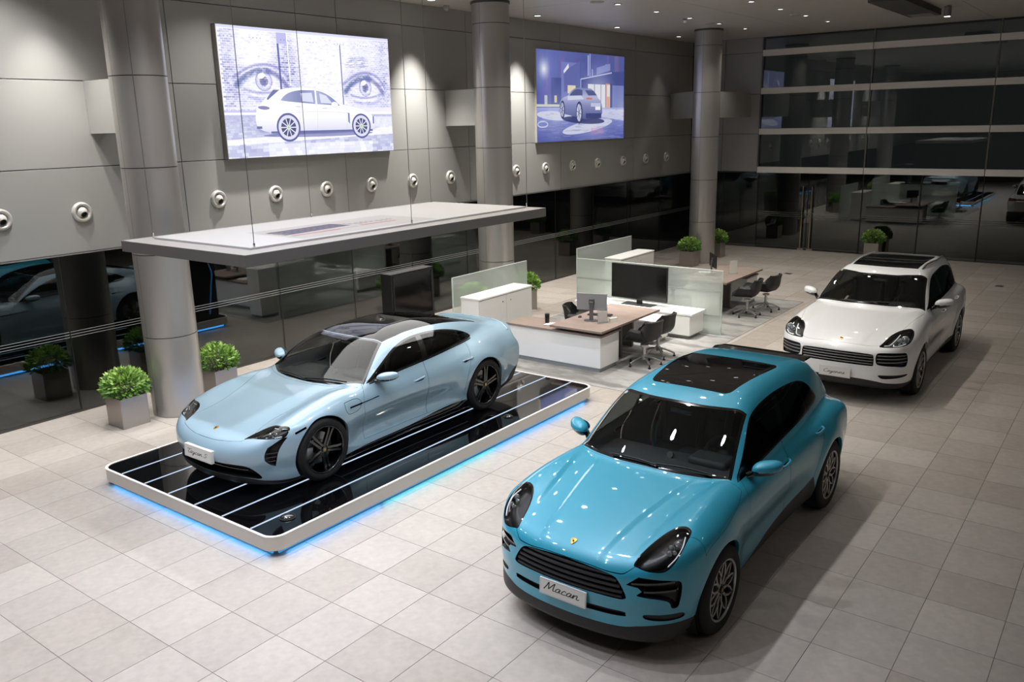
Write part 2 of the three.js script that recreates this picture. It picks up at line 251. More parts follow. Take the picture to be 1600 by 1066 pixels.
const MACAN = { wb: 2.807, R: .372, arch: .415, flare: [.018, .03], hollowY: .52, crown: .055, crestX: .76, crestW: .17, sweep: [.21, .40], tailSweep: .35, wsCurve: .27, rearCurve: .10, roofCrown: .06, belt: 1.05, kGlass: .085, bb: [1.1, .1, 1.75, -3.95, 1.1],
  top: [[.97, .70], [.90, .785], [.76, .855], [.55, .92], [.3, .975], [0, 1.025], [-.3, 1.06], [-.5, 1.08], [-.8, 1.085], [-2.4, 1.12], [-3.1, 1.11], [-3.55, 1.02], [-3.75, .93], [-3.85, .8]],
  crest: [[.95, 0], [.7, .03], [.45, .055], [.2, .07], [-.15, .065], [-.6, .03], [-1, 0], [-2, 0], [-2.8, .0], [-3.6, 0]],
  wid: [[1, .90], [.4, .935], [0, .945], [-.6, .925], [-1.5, .92], [-2.3, .94], [-2.8, .95], [-3.3, .93], [-3.7, .87], [-3.85, .82]],
  sec: [[.1, .16], [.2, .09], [.3, .06], [.45, .035], [.6, .012], [.75, .0], [.86, .005], [.95, .03], [1.03, .075], [1.1, .14], [1.2, .26]],
  rim: [[.9, .50], [.5, .54], [.25, .57], [-.2, .64], [-.6, .72]], rimAmp: [[.9, 0], [.55, .004], [.3, .011], [-.15, .010], [-.45, .004], [-.6, 0], [-1, 0]],
  dome: [[.9, .27], [.73, .29], [.25, .36], [-.28, .45], [-.6, .5]], domeAmp: [[.95, 0], [.8, .006], [.5, .013], [-.2, .012], [-.45, .005], [-.6, 0], [-1, 0]],
  hollow: [[.6, 0], [0, 0], [-.5, .02], [-1.2, .03], [-1.9, .025], [-2.4, 0], [-3.5, 0]],
  nose: [[.1, .80], [.17, .88], [.22, .905], [.30, .905], [.34, .90], [.45, .905], [.55, .915], [.63, .905], [.72, .895], [.80, .885], [.9, .85], [1.1, .7]],
  tail: [[.1, -3.5], [.25, -3.66], [.4, -3.76], [.6, -3.79], [.8, -3.76], [.95, -3.74], [1.1, -3.66], [1.3, -3.5]],
  bottom: [[1, .19], [.6, .185], [0, .20], [-2.8, .22], [-3.5, .27], [-3.8, .33]],
  roof: [[.2, .68], [-.36, 1.07], [-.7, 1.31], [-1.02, 1.525], [-1.2, 1.595], [-1.5, 1.635], [-1.9, 1.65], [-2.4, 1.63], [-2.9, 1.565], [-3.15, 1.505], [-3.3, 1.40], [-3.65, 1.08], [-3.9, .85]],
  gw: [[0, .74], [-.5, .785], [-1, .825], [-2, .83], [-2.7, .79], [-3.2, .72], [-3.6, .62], [-3.9, .5]],
  tumble: [[-.4, -.10], [0, 0], [.2, .075], [.4, .165], [.5, .225], [.6, .31], [.75, .5]] };
const CAYENNE = { wb: 2.92, R: .378, arch: .425, flare: [.022, .03], hollowY: .55, crown: .05, crestX: .80, crestW: .17, sweep: [.11, .43], tailSweep: .3, wsCurve: .27, rearCurve: .10, roofCrown: .05, belt: 1.12, kGlass: .085, bb: [1.12, .1, 1.82, -4.15, 1.2],
  top: [[1.08, .74], [1.0, .815], [.86, .885], [.6, .965], [.35, 1.02], [0, 1.085], [-.3, 1.13], [-.5, 1.155], [-.8, 1.16], [-2.5, 1.19], [-3.3, 1.17], [-3.7, 1.08], [-3.9, 1.0], [-4.0, .9]],
  crest: [[1.0, 0], [.75, .035], [.5, .055], [.3, .065], [-.1, .06], [-.6, .03], [-1, 0], [-3, 0], [-4, 0]],
  wid: [[1, .93], [.4, .96], [0, .965], [-.6, .95], [-1.5, .945], [-2.3, .96], [-2.92, .97], [-3.4, .955], [-3.8, .89], [-4, .84]],
  sec: [[.1, .16], [.22, .09], [.32, .05], [.5, .03], [.65, .01], [.8, .0], [.92, .005], [1.02, .03], [1.1, .075], [1.18, .14], [1.3, .27]],
  dome: [[1.0, .30], [.7, .33], [.25, .42], [-.28, .52], [-.6, .58]], domeAmp: [[1.0, 0], [.85, .006], [.5, .012], [-.2, .011], [-.45, .005], [-.6, 0], [-1, 0]],
  hollow: [[.6, 0], [0, 0], [-.5, .02], [-1.2, .03], [-2.0, .025], [-2.5, 0], [-3.5, 0]],
  nose: [[.1, .80], [.2, .90], [.28, .965], [.38, .995], [.5, 1.005], [.6, 1.0], [.77, 1.005], [.84, .995], [.95, .95], [1.1, .8]],
  tail: [[.1, -3.7], [.25, -3.85], [.4, -3.95], [.6, -3.99], [.8, -3.97], [1.0, -3.94], [1.2, -3.85], [1.4, -3.7]],
  bottom: [[1, .26], [.6, .23], [0, .22], [-2.8, .24], [-3.6, .3], [-4, .36]],
  roof: [[.2, .78], [-.345, 1.15], [-.7, 1.37], [-1.08, 1.585], [-1.25, 1.645], [-1.5, 1.68], [-2.0, 1.705], [-2.7, 1.69], [-3.2, 1.63], [-3.45, 1.56], [-3.6, 1.44], [-3.85, 1.15], [-4.05, .9]],
  gw: [[0, .78], [-.5, .845], [-1, .87], [-2, .87], [-3, .83], [-3.5, .75], [-3.9, .64], [-4.1, .55]],
  tumble: [[-.4, -.10], [0, 0], [.2, .075], [.4, .165], [.5, .225], [.58, .30], [.75, .5]] };
const TAYCAN = { wb: 2.9, R: .362, arch: .392, flare: [.03, .045], flareW: .13, hollowY: .42, crown: .04, crestX: .80, crestW: .19, sweep: [.24, .36], tailSweep: .3, wsCurve: .29, rearCurve: .12, roofCrown: .05, kGlass: .08, belt: .88, bb: [1.12, .05, 1.5, -4.15, 1.15], kFront: .12, kTop: .11, blend: .06, kRear: .035,
  top: [[1.0, .48], [.93, .555], [.85, .60], [.7, .65], [.4, .72], [0, .80], [-.35, .865], [-.55, .89], [-.9, .905], [-2, .95], [-2.9, 1.0], [-3.4, 1.03], [-3.75, 1.05], [-3.95, 1.0], [-4.05, .9]],
  crest: [[.9, 0], [.65, .03], [.4, .065], [.1, .085], [-.2, .08], [-.6, .03], [-1, 0], [-2, 0], [-2.9, .02], [-3.6, 0]],
  wid: [[1, .90], [.4, .955], [0, .96], [-.6, .945], [-1.4, .93], [-2.2, .945], [-2.9, .955], [-3.4, .92], [-3.8, .85], [-4, .8]],
  sec: [[.04, .12], [.09, .06], [.15, .035], [.22, .035], [.3, .05], [.45, .025], [.6, .0], [.7, .0], [.78, .02], [.86, .065], [.93, .125], [1.05, .26], [1.2, .45]],
  hollow: [[.6, 0], [0, 0], [-.5, .025], [-1.2, .035], [-2.0, .025], [-2.5, 0], [-3.5, 0]],
  nose: [[.05, .70], [.12, .86], [.2, .90], [.3, .92], [.4, .945], [.48, .95], [.55, .945], [.65, .92], [.8, .8]],
  tail: [[.05, -3.7], [.2, -3.82], [.36, -3.97], [.5, -4.02], [.66, -4.02], [.78, -3.97], [.85, -3.90], [.93, -3.90], [1.0, -3.97], [1.06, -3.99], [1.2, -3.8]],
  bottom: [[1, .115], [.6, .11], [0, .095], [-2.8, .105], [-3.6, .2], [-4, .28]],
  roof: [[.2, .5], [-.48, .88], [-.85, 1.10], [-1.2, 1.275], [-1.45, 1.345], [-1.75, 1.375], [-2.05, 1.375], [-2.5, 1.325], [-2.95, 1.225], [-3.4, 1.10], [-3.8, .97], [-4.1, .85]],
  gw: [[0, .80], [-.6, .855], [-1.1, .88], [-2, .86], [-2.6, .79], [-3.1, .68], [-3.6, .52], [-4, .38]],
  tumble: [[-.4, -.06], [0, 0], [.12, .05], [.24, .13], [.36, .26], [.42, .35], [.48, .47], [.6, .7]] };
const cars = [
  ['macan', MACAN, [-3.315, 0, -5.88]], ['cayenne', CAYENNE, [-3.40, 0, -13.32]], ['taycan', TAYCAN, [-8.02, .22, -5.78]]];
// ---------------------------------------------------------------- cars
const M = {
  tyre: S(0x141414, .75), rubber: S(0x0d0d0d, .6), plastic: S(0x131315, .45), gloss: PM({ color: 0x060607, roughness: .12, clearcoat: 1, clearcoatRoughness: .05 }),
  glass: PM({ color: 0xffffff, transmission: 1, roughness: .0, ior: 1.5, thickness: 0 }), tint: PM({ color: 0x6a7070, transmission: 1, roughness: .0, ior: 1.5, thickness: 0 }), smoke: PM({ color: 0xd4dad8, transmission: 1, roughness: 0, ior: 1.5, thickness: 0 }),
  roofGlass: PM({ color: 0x040405, roughness: .03 }), lining: S(0x0c0c0d, .9), trimIn: S(0x34363a, .7), leather: S(0x2b2d30, .55),
  chrome: S(0xd8d8da, .14, 1), alloy: S(0xbcbab6, .28, .9), alloyDark: S(0x4a4a4c, .34, .9), blackRim: PM({ color: 0x08080a, roughness: .22, metalness: .3, clearcoat: 1, clearcoatRoughness: .08 }), disc: S(0x8a8a8c, .35, 1), caliper: S(0xc9cccc, .4, .3), caliperDark: S(0x2a2a2c, .4, .5),
  gap: S(0x060606, .9), lampIn: S(0x101113, .3, .5), lampLens: PM({ color: 0x9aa2a8, roughness: .05, metalness: .6, clearcoat: 1 }), drl: S(0xe8ecee, .25), red: PM({ color: 0x5a0508, roughness: .15, clearcoat: 1 }), gold: S(0xc09a4a, .3, .9), crestRed: S(0x9a2420, .4), plate: S(0xdcdad4, .5), silver: S(0xb4b4b4, .3, .8) };
function canvasTex(w, h, draw) { const c = document.createElement('canvas'); c.width = w; c.height = h; const g = c.getContext('2d'); draw(g, w, h); const t = new THREE.CanvasTexture(c); t.colorSpace = THREE.SRGBColorSpace; t.magFilter = THREE.LinearFilter; return t; }
// hand-drawn script letters, as strokes on a plate
const SCRIPT = { // unit em: x right, y up
  M: [.95, [[0, 0], [.14, .5], [.22, .95], [.36, .25], [.42, .2], [.74, .95], [.76, .5], [.8, .08], [.95, .06]]], C: [.75, [[.66, .8], [.52, .95], [.25, .8], [.1, .45], [.2, .1], [.45, .02], [.75, .1]]], T: [.6, [[-.05, .82], [.1, .95], [.4, .88], [.75, .96]], [[.38, .9], [.28, .5], [.25, .15], [.4, .02], [.6, .08]]],
  a: [.55, [[.42, .45], [.25, .5], [.08, .3], [.12, .05], [.3, .08], [.42, .42], [.4, .1], [.55, .05]]], c: [.45, [[.38, .42], [.25, .5], [.08, .3], [.12, .04], [.28, .03], [.45, .08]]], n: [.62, [[0, .1], [.1, .46], [.1, .05], [.16, .35], [.34, .5], [.4, .35], [.4, .08], [.5, .02], [.62, .08]]], y: [.55, [[.02, .42], [.08, .48], [.14, .12], [.28, .08], [.42, .46], [.36, -.1], [.2, -.4], [.06, -.34], [.2, -.1], [.55, .08]]],
  e: [.48, [[.08, .24], [.32, .34], [.3, .5], [.12, .42], [.08, .1], [.25, .02], [.48, .08]]], r: [.45, [[0, .1], [.1, .45], [.14, .36], [.34, .44], [.3, .1], [.45, .08]]], S: [.66, [[.62, .80], [.40, .92], [.18, .76], [.30, .54], [.52, .36], [.44, .06], [.18, .0], [.0, .16]]], ' ': [.3] };
function scriptOn(g, text, x, y, em, lw, col, slant = .25) {
  g.strokeStyle = col; g.lineWidth = lw; g.lineCap = 'round'; g.lineJoin = 'round';
  for (const ch of text) { const L = SCRIPT[ch]; for (const st of L.slice(1)) { const p = smoothPath(st, 6); g.beginPath(); p.forEach(([u, v], i) => { const X = x + (u + v * slant) * em, Y = y - v * em; i ? g.lineTo(X, Y) : g.moveTo(X, Y); }); g.stroke(); } x += L[0] * em; }
}
const scriptWidth = (t, em) => [...t].reduce((s, c) => s + SCRIPT[c][0] * em, 0);
function plateTex(text, k = 1) { return canvasTex(440, 140, (g, w, h) => { g.fillStyle = '#d9d7d2'; g.fillRect(0, 0, w, h); g.strokeStyle = '#b9b7b2'; g.lineWidth = 3; g.strokeRect(4, 4, w - 8, h - 8); const em = 66 * k, sx = 1.42, tw = scriptWidth(text, em) * sx; g.save(); g.translate((w - tw) / 2 - 12, 90); g.scale(sx, 1); scriptOn(g, text, 0, 0, em, 6.2 * k, '#1c1c1e'); g.restore(); }); }

// spokes lie in the (y, z) plane of the wheel, outer face towards +x
function bladeGeo(pts, depth, x, bevel = .004) { const s = new THREE.Shape(pts.map(p => new THREE.Vector2(p[0], p[1]))); const g = new THREE.ExtrudeGeometry(s, { depth, bevelEnabled: true, bevelSize: bevel, bevelThickness: bevel, bevelSegments: 2, curveSegments: 4 }); g.rotateY(Math.PI / 2); return g.translate(x - depth, 0, 0); }   // shape (u, v) -> (-z, y)
function strip(path, w0, w1) { const L = [], R = [], n = path.length; for (let i = 0; i < n; i++) { const a = path[Math.max(0, i - 1)], b = path[Math.min(n - 1, i + 1)], dx = b[0] - a[0], dy = b[1] - a[1], l = Math.hypot(dx, dy), w = (w0 + (w1 - w0) * i / (n - 1)) / 2; L.push([path[i][0] - dy / l * w, path[i][1] + dx / l * w]); R.push([path[i][0] + dy / l * w, path[i][1] - dx / l * w]); } return [...L, ...R.reverse()]; }
const pol = (r, deg) => [r * Math.sin(deg * Math.PI / 180), r * Math.cos(deg * Math.PI / 180)];
function wheelGroup(R, rim, width, style) {
  const g = new THREE.Group(); g.name = 'wheel'; const hw = width / 2;
  const lathe = (pts, seg = 64) => new THREE.LatheGeometry(pts.map(p => new THREE.Vector2(p[0], p[1])), seg).rotateZ(-Math.PI / 2);    // (r, x)
  const groove = []; for (const c of [.07, .025, -.025, -.07]) groove.push([R, c + .007], [R - .008, c + .006], [R - .008, c - .006], [R, c - .007]);
  part('tyre', lathe([[rim - .004, -hw + .012], [rim + .008, -hw], [rim + .05, -hw - .006], [R - .03, -hw + .002], [R - .008, -hw + .016], [R, -hw + .04], ...groove.reverse(), [R, hw - .04], [R - .008, hw - .016], [R - .03, hw - .002], [rim + .05, hw + .006], [rim + .008, hw], [rim - .004, hw - .012]]), M.tyre, g);
  const rm = style === 'mission' ? M.blackRim : M.alloy, bm = style === 'mission' ? M.blackRim : M.alloyDark;
  part('rim_barrel', lathe([[rim - .002, hw - .012], [rim - .012, hw - .008], [rim - .02, hw - .016], [rim - .022, hw - .05], [rim - .045, 0], [rim - .04, -hw + .02]], 64), bm, g);
  part('rim_lip', lathe([[rim + .003, hw - .014], [rim + .002, hw - .003], [rim - .008, hw - .001], [rim - .018, hw - .008], [rim - .019, hw - .02]], 64), rm, g);
  const X = hw - .022, sp = [];
  if (style === 'mesh') { const mats = []; for (let i = 0; i < 10; i++) { const a = i * 36; const stem = strip([pol(.045, a), pol(.10, a), pol(.14, a)], .022, .013), l = strip([pol(.125, a), pol(.19, a - 8), pol(rim - .012, a - 17)], .011, .009), r = strip([pol(.125, a), pol(.19, a + 8), pol(rim - .012, a + 17)], .011, .009); sp.push(merge([bladeGeo(stem, .022, X - .004, .003), bladeGeo(l, .02, X, .003), bladeGeo(r, .02, X)])); } }
  else if (style === 'y') { for (let i = 0; i < 7; i++) { const a = i * 360 / 7; const stem = strip([pol(.045, a), pol(.12, a)], .045, .032), l = strip([pol(.105, a), pol(.18, a - 9), pol(rim - .012, a - 15)], .022, .018), r = strip([pol(.105, a), pol(.18, a + 9), pol(rim - .012, a + 15)], .022, .018); sp.push(merge([bladeGeo(stem, .024, X - .002), bladeGeo(l, .022, X), bladeGeo(r, .022, X)])); } }
  else { for (let i = 0; i < 5; i++) { const a = i * 72 + 36; const mk = s => strip([pol(.05, a + s * 20), pol(.12, a + s * 10), pol(.2, a + s * 6.5), pol(rim - .012, a + s * 7)], .026, .022); sp.push(merge([bladeGeo(mk(1), .026, X), bladeGeo(mk(-1), .026, X), bladeGeo(strip([pol(rim - .07, a - 5), pol(rim - .07, a + 5)], .02, .02), .018, X - .012)])); } }
  for (const s of sp) part('spoke', s, rm, g);
  part('hub', cyl(.07, .062, .05, 32).rotateZ(-Math.PI / 2).translate(X - .03, 0, 0), rm, g);
  const cap = part('hub_cap', cyl(.032, .03, .012, 24).rotateZ(-Math.PI / 2).translate(X + .002, 0, 0), style === 'mission' ? M.blackRim : M.alloyDark, g);
  part('cap_badge', cyl(.016, .015, .003, 16).rotateZ(-Math.PI / 2).translate(X + .009, 0, 0), M.gold, g);
  part('wheel_nut', merge([0, 1, 2, 3, 4].map(i => { const p = pol(.048, i * 72); return cyl(.008, .008, .012, 8).rotateZ(-Math.PI / 2).translate(X, p[1], -p[0]); })), M.alloyDark, g);
  part('brake_disc', merge([cyl(.185, .185, .03, 48).rotateZ(-Math.PI / 2).translate(.0, 0, 0), cyl(.1, .1, .05, 32).rotateZ(-Math.PI / 2).translate(.012, 0, 0)]), M.disc, g);
  const cs = []; for (let i = 0; i <= 6; i++) cs.push(pol(.155, -38 + i * 12)); part('brake_caliper', bladeGeo(strip(cs, .085, .085), .05, .045, .008).rotateX(1.75), style === 'mission' ? M.caliper : M.caliperDark, g);
  return g;
}
// a horizontal bar that follows the body surface in a grille
function slat(f, y, x0, x1, h, d, inset, back = false) {
  const n = Math.max(6, Math.ceil(Math.abs(x1 - x0) / .03)), P = []; let prev = null; const Y = typeof y === 'function' ? y : () => y;
  for (let i = 0; i <= n; i++) { const x = x0 + (x1 - x0) * i / n, q = onBody(f, 'F', x, Y(x)); if (!q) { prev = null; continue; } const z = q[2] - inset, yy = Y(x), c = [[x, yy - h / 2, z - d], [x, yy - h * .3, z], [x, yy + h * .3, z], [x, yy + h / 2, z - d]]; if (prev) for (let k = 0; k < 4; k++) { const a = prev[k], b = prev[(k + 1) % 4], e = c[k], g = c[(k + 1) % 4]; P.push(...a, ...g, ...e, ...a, ...b, ...g); } prev = c; }
  const geo = new THREE.BufferGeometry(); geo.setAttribute('position', new THREE.Float32BufferAttribute(P, 3)); geo.computeVertexNormals(); return geo;
}
function mirrorGeo(s, L) { // an egg-shaped housing; L: centre x, y, z, half sizes
  const g = new THREE.SphereGeometry(1, 32, 20), p = g.attributes.position; for (let i = 0; i < p.count; i++) { let x = p.getX(i), y = p.getY(i), z = p.getZ(i); const sq = v => Math.sign(v) * Math.pow(Math.abs(v), .8); x = sq(x); y = sq(y); z = z > 0 ? z : Math.max(z, -.45) * .9; const w = 1 - .18 * (x + 1) / 2; p.setXYZ(i, s * (L.x + x * L.a), L.y + y * L.b * w + .02 * x, L.z + z * L.c - .05 * x); } g.computeVertexNormals(); if (s < 0) { const ix = g.index.array; for (let i = 0; i < ix.length; i += 3) { const t = ix[i]; ix[i] = ix[i + 1]; ix[i + 1] = t; } g.computeVertexNormals(); } return g;
}
function clipY(geo, y0, above) { // keep the half of a small mesh above or below a level (triangle centres)
  const g = geo.toNonIndexed(), p = g.attributes.position, n = g.attributes.normal, P = [], N = []; for (let i = 0; i < p.count; i += 3) { const c = (p.getY(i) + p.getY(i + 1) + p.getY(i + 2)) / 3; if ((c > y0) === above) for (let k = 0; k < 3; k++) { P.push(p.getX(i + k), p.getY(i + k), p.getZ(i + k)); N.push(n.getX(i + k), n.getY(i + k), n.getZ(i + k)); } }
  const o = new THREE.BufferGeometry(); o.setAttribute('position', new THREE.Float32BufferAttribute(P, 3)); o.setAttribute('normal', new THREE.Float32BufferAttribute(N, 3)); return o;
}
function seatGroup(x, z, y, leather) {
  const g = new THREE.Group(); g.name = 'seat'; g.position.set(x, y, z);
  part('cushion', rbox(-.25, .25, -.1, .06, -.3, .25, .06, 4), leather, g);
  const b = part('backrest', merge([rbox(-.24, .24, 0, .62, -.07, .07, .06, 4), rbox(-.27, -.19, .05, .5, -.03, .11, .035, 3), rbox(.19, .27, .05, .5, -.03, .11, .035, 3)]), leather, g); b.position.set(0, .02, -.3); b.rotation.x = -.3;
  const h = part('headrest', merge([rbox(-.13, .13, .64, .82, -.045, .06, .045, 4), rod([-.05, .58, 0], [-.05, .68, 0], .007), rod([.05, .58, 0], [.05, .68, 0], .007)]), leather, g); h.position.copy(b.position); h.rotation.copy(b.rotation);
  return g;
}
function buildCar(spec) {
  const P = spec.P, f = carField(P), m0 = meshField(f, P.bb, spec.cell);
  const car = thing('car', spec.label, 'car', undefined, spec.pos);
  const paint = spec.paint, R = P.R;
  const side = p => Math.abs(p[0]) > .5, front = p => p[2] > -.2;
  // every outline, as a signed distance on the body
  const arch = p => Math.abs(p[0]) < .52 ? .05 : Math.min(Math.hypot(p[2], p[1] - R), Math.hypot(p[2] + P.wb, p[1] - R)) - P.arch;
  const reg = {}; for (const [k, [pr, pts, gd, sm]] of Object.entries(spec.regions)) reg[k] = region(pr, polyClosed(pts, sm !== false), gd === 'side' ? side : gd === 'front' ? front : gd === 'top' ? (p => p[1] > P.belt) : gd === 'rear' ? (p => p[2] < (spec.rearZ || -2.6)) : gd === 'hood' ? (p => p[1] > spec.hoodMin(p[2])) : null);
  let body = m0; const all = [arch, ...Object.values(reg)];
  if (spec.hoodSide) { const hs = curve(spec.hoodSide, .05), h0 = reg.hood; reg.hood = p => Math.max(h0(p), hs(p[2]) - p[1]); }
  for (let i = 0; i < 2; i++) refine(body, p => { let b = 9; for (const d of all) { const v = d(p); if (Math.abs(v) < Math.abs(b)) b = v; } return b; }, spec.cell * (i ? .6 : .9), f);
  let cut;
  // wheel arches
  [cut, body] = split(body, arch);
  part('arch_edge', wallGeo(cut, f, 0, (p, g) => [p[0] - Math.sign(p[0]) * .035, p[1], p[2]]), paint, car);
  for (const s of [-1, 1]) for (const z of [0, -P.wb]) { const g = new THREE.CylinderGeometry(P.arch + .012, P.arch + .012, .40, 40, 1, true, -.35 - Math.PI / 2, Math.PI + .7).rotateZ(Math.PI / 2); g.rotateX(0); part('arch_liner', merge([tubeArc(P.arch + .012, s * .50, s * (spec.linerOut || .90)), new THREE.CircleGeometry(P.arch + .012, 40, -.6, Math.PI + 1.2).rotateY(Math.PI / 2).translate(s * .50, 0, 0)]).translate(0, R, z), M.rubber, car); }
  // dark pieces and glass, from outside in
  const take = (d, off = 0) => { let a; [a, body] = split(body, off ? p => d(p) + off : d); return a; };
  const lampGuard = spec.lamps;
  if (reg.windscreen) { const a = take(reg.windscreen); let [inn, rim] = split(a, p => reg.windscreen(p) + spec.frit); part('windscreen_frame', toGeo(rim, f), M.gloss, car); part('windscreen', toGeo(inn, f), spec.screenGlass || M.smoke, car); }
  if (reg.roof_glass) { const a = take(reg.roof_glass); const sp = spec.roofSplit; if (sp) { let [x, y] = split(a, p => Math.abs(p[2] - sp) - .012); part('roof_seam', toGeo(x, f, -.003), M.gap, car); part('roof_glass', toGeo(y, f), M.roofGlass, car); } else part('roof_glass', toGeo(a, f), M.roofGlass, car); }
  if (reg.rear_glass) part('rear_window', toGeo(take(reg.rear_glass), f), M.roofGlass, car);
  for (const s of [1, -1]) {
    const my = d => p => p[0] * s > .3 ? d(p) : .05;
    const a = take(my(reg.dlo)); let [inn, rim] = split(a, p => reg.dlo(p) + .02); let pil; const pd = p => Math.min(...spec.pillars.map(q => Math.abs(p[2] - (q[0] + (p[1] - P.belt) * q[1])) - q[2]));
    [pil, inn] = split(inn, pd);
    part('window_trim', merge([toGeo(rim, f), toGeo(pil, f)]), M.gloss, car);
    const cutz = spec.pillars.map(q => q[0] + .1 * q[1]); let rest = inn; const panes = []; for (let i = 0; i < cutz.length; i++) { const q = spec.pillars[i]; let x; [x, rest] = split(rest, p => (q[0] + (p[1] - P.belt) * q[1]) - p[2]); panes.push(x); } panes.push(rest);
    panes.forEach(x => x.tri.length && part('side_window', toGeo(x, f), M.tint, car));
    if (spec.beltTrim) part('belt_trim', ribbon(f, 'S', smoothPath(spec.beltTrim), .014, .003, s), spec.beltMat || M.gloss, car);
  }
  // lamps: a recessed dark bowl under a clear cover
  for (const s of [1, -1]) {
    const a = take(p => p[0] * s > .2 ? reg.lamp(p) : .05); const dp = spec.lampDepth || .05, inw = (p, g) => [p[0] - g[0] * dp, p[1] - g[1] * dp, p[2] - g[2] * dp];
    const L = part('headlight', merge([toGeo(a, f, inw), wallGeo(a, f, 0, inw)]), M.lampIn, car, s > 0 ? undefined : undefined);
    part('lamp_cover', toGeo(a, f, -.001), M.glass, L);
    let [edge] = [split(a, p => -reg.lamp(p) - .007)[0]]; part('lamp_rim', toGeo(edge, f, .0), M.gloss, L);
    for (const u of spec.lampUnits) { const q = onBody(f, 'F', u[0] * s, u[1]); if (!q) continue; const g = fieldGrad(f, ...q), c = V3(q[0] - g[0] * .035, q[1] - g[1] * .035, q[2] - g[2] * .035); const dir = V3(g[0] * .5, g[1] * .25, 1).normalize(), qn = new THREE.Quaternion().setFromUnitVectors(V3(0, 1, 0), dir);
      part('lamp_bezel', new THREE.TorusGeometry(u[2], u[2] * .2, 10, 28).rotateX(Math.PI / 2).applyQuaternion(qn).translate(c.x, c.y, c.z), M.chrome, L);
      part('lamp_lens', new THREE.SphereGeometry(u[2] * .92, 20, 12, 0, 6.284, 0, Math.PI / 2).scale(1, .55, 1).applyQuaternion(qn).translate(c.x, c.y, c.z), M.lampLens, L); }
    for (const d of spec.drl || []) { const pts = d.map(q => { const o = onBody(f, 'F', q[0] * s, q[1]); if (!o) return null; const g = fieldGrad(f, ...o); return V3(o[0] - g[0] * .022, o[1] - g[1] * .022, o[2] - g[2] * .022); }).filter(Boolean); part('light_guide', tube(pts, spec.drlR || .007, 24, 8), M.drl, L); }
  }
  // openings at the front
  for (const [k, o] of Object.entries(spec.openings)) {
    const a = take(reg[k]); const inw = (p, g) => [p[0], p[1], p[2] - o.depth]; const sides = o.half ? [1, -1] : [0];
    for (const s of sides) { const b = s ? split(a, p => -p[0] * s)[0] : a; const G = part(o.name, merge([toGeo(b, f, inw), wallGeo(b, f, 0, inw)]), M.plastic, car);
      for (const sl of o.slats || []) { const xs = s ? [sl[1] * s, sl[2] * s].sort((p, q) => p - q) : [-sl[2], sl[2]]; const yy = sl[5] ? (x => sl[0] + sl[5] * (Math.abs(x) - sl[1])) : sl[0]; part('grille_slat', slat(f, yy, xs[0], xs[1], sl[3], .03, sl[4]), o.slatMat || M.gloss, G); } }
  }
  for (const [k, name, mat] of spec.panels) { const a = take(reg[k]); part(name, toGeo(a, f, spec.panelLift || 0), mat, car); }
  for (const [k, name, mat, both] of spec.skins) for (const s of both ? [1, -1] : [0]) { const a = take(s ? (p => p[0] * s > .3 ? reg[k](p) : .05) : reg[k]); let [ring, inn] = split(a, p => -reg[k](p) - .003); const gp = toGeo(ring, f, -.006); part('shut_line', gp, M.gap, car); part(name, toGeo(inn, f), mat || paint, car); }
  part('body', toGeo(body, f), paint, car);
  // the dark inside of the shell
  const cab = { pos: body.pos, tri: body.tri.filter(t => t.every(v => { const p = body.pos[v]; return p[1] > P.belt - .35 && p[2] < -.2 && p[2] > -P.wb - .75; })) }; part('lining', toGeo(cab, f, -.03), M.lining, car);
  // plate
  if (spec.plate) { const [x, y, z, w, h, tilt, tex] = spec.plate; const q = part('number_plate', rbox(-w / 2, w / 2, -h / 2, h / 2, -(spec.plateDepth || .012), 0, .004), M.plate, car); q.position.set(x, y, z); q.rotation.x = tilt; const fc = part('plate_print', new THREE.PlaneGeometry(w - .012, h - .012).translate(0, 0, .001), new THREE.MeshStandardMaterial({ map: tex, roughness: .45 }), q); }
  // crest on the bonnet
  { const q = onBody(f, 'T', 0, spec.crest[0]); const g = fieldGrad(f, ...q); const sh = new THREE.Shape(); const w = .024, h = .031; sh.moveTo(-w, h * .8); sh.quadraticCurveTo(0, h * 1.15, w, h * .8); sh.quadraticCurveTo(w * 1.1, -h * .2, 0, -h); sh.quadraticCurveTo(-w * 1.1, -h * .2, -w, h * .8);
    const e = part('badge', new THREE.ExtrudeGeometry(sh, { depth: .004, bevelEnabled: true, bevelSize: .002, bevelThickness: .001, bevelSegments: 1 }), M.gold, car, 'small gold shield badge on the bonnet');
    const r = (x0, x1, y0, y1) => new THREE.PlaneGeometry(x1 - x0, y1 - y0).translate((x0 + x1) / 2, (y0 + y1) / 2, .0055); part('badge_field', merge([r(-.019, -.002, .006, .012), r(-.019, -.002, .015, .02), r(.002, .019, -.008, -.003), r(.002, .014, -.016, -.011)]), M.crestRed, e); part('badge_shield', r(-.007, .007, -.007, .008).translate(0, 0, .0006), M.gloss, e);
    e.position.set(...q); e.quaternion.setFromRotationMatrix(new THREE.Matrix4().makeBasis(V3(1, 0, 0), V3(0, g[2], -g[1]), V3(0, g[1], g[2]))); }
  // wheels
  const W = wheelGroup(R, spec.rim, spec.tyreW, spec.wheel); let first = true;
  for (const z of [0, -P.wb]) for (const s of [1, -1]) { const w = first ? W : W.clone(); first = false; w.position.set(s * (spec.trackHalf - (spec.tyreW / 2 - .0)), R, z); if (s < 0) w.rotation.y = Math.PI; w.rotateX((z ? .4 : .13) * s); car.add(w); }
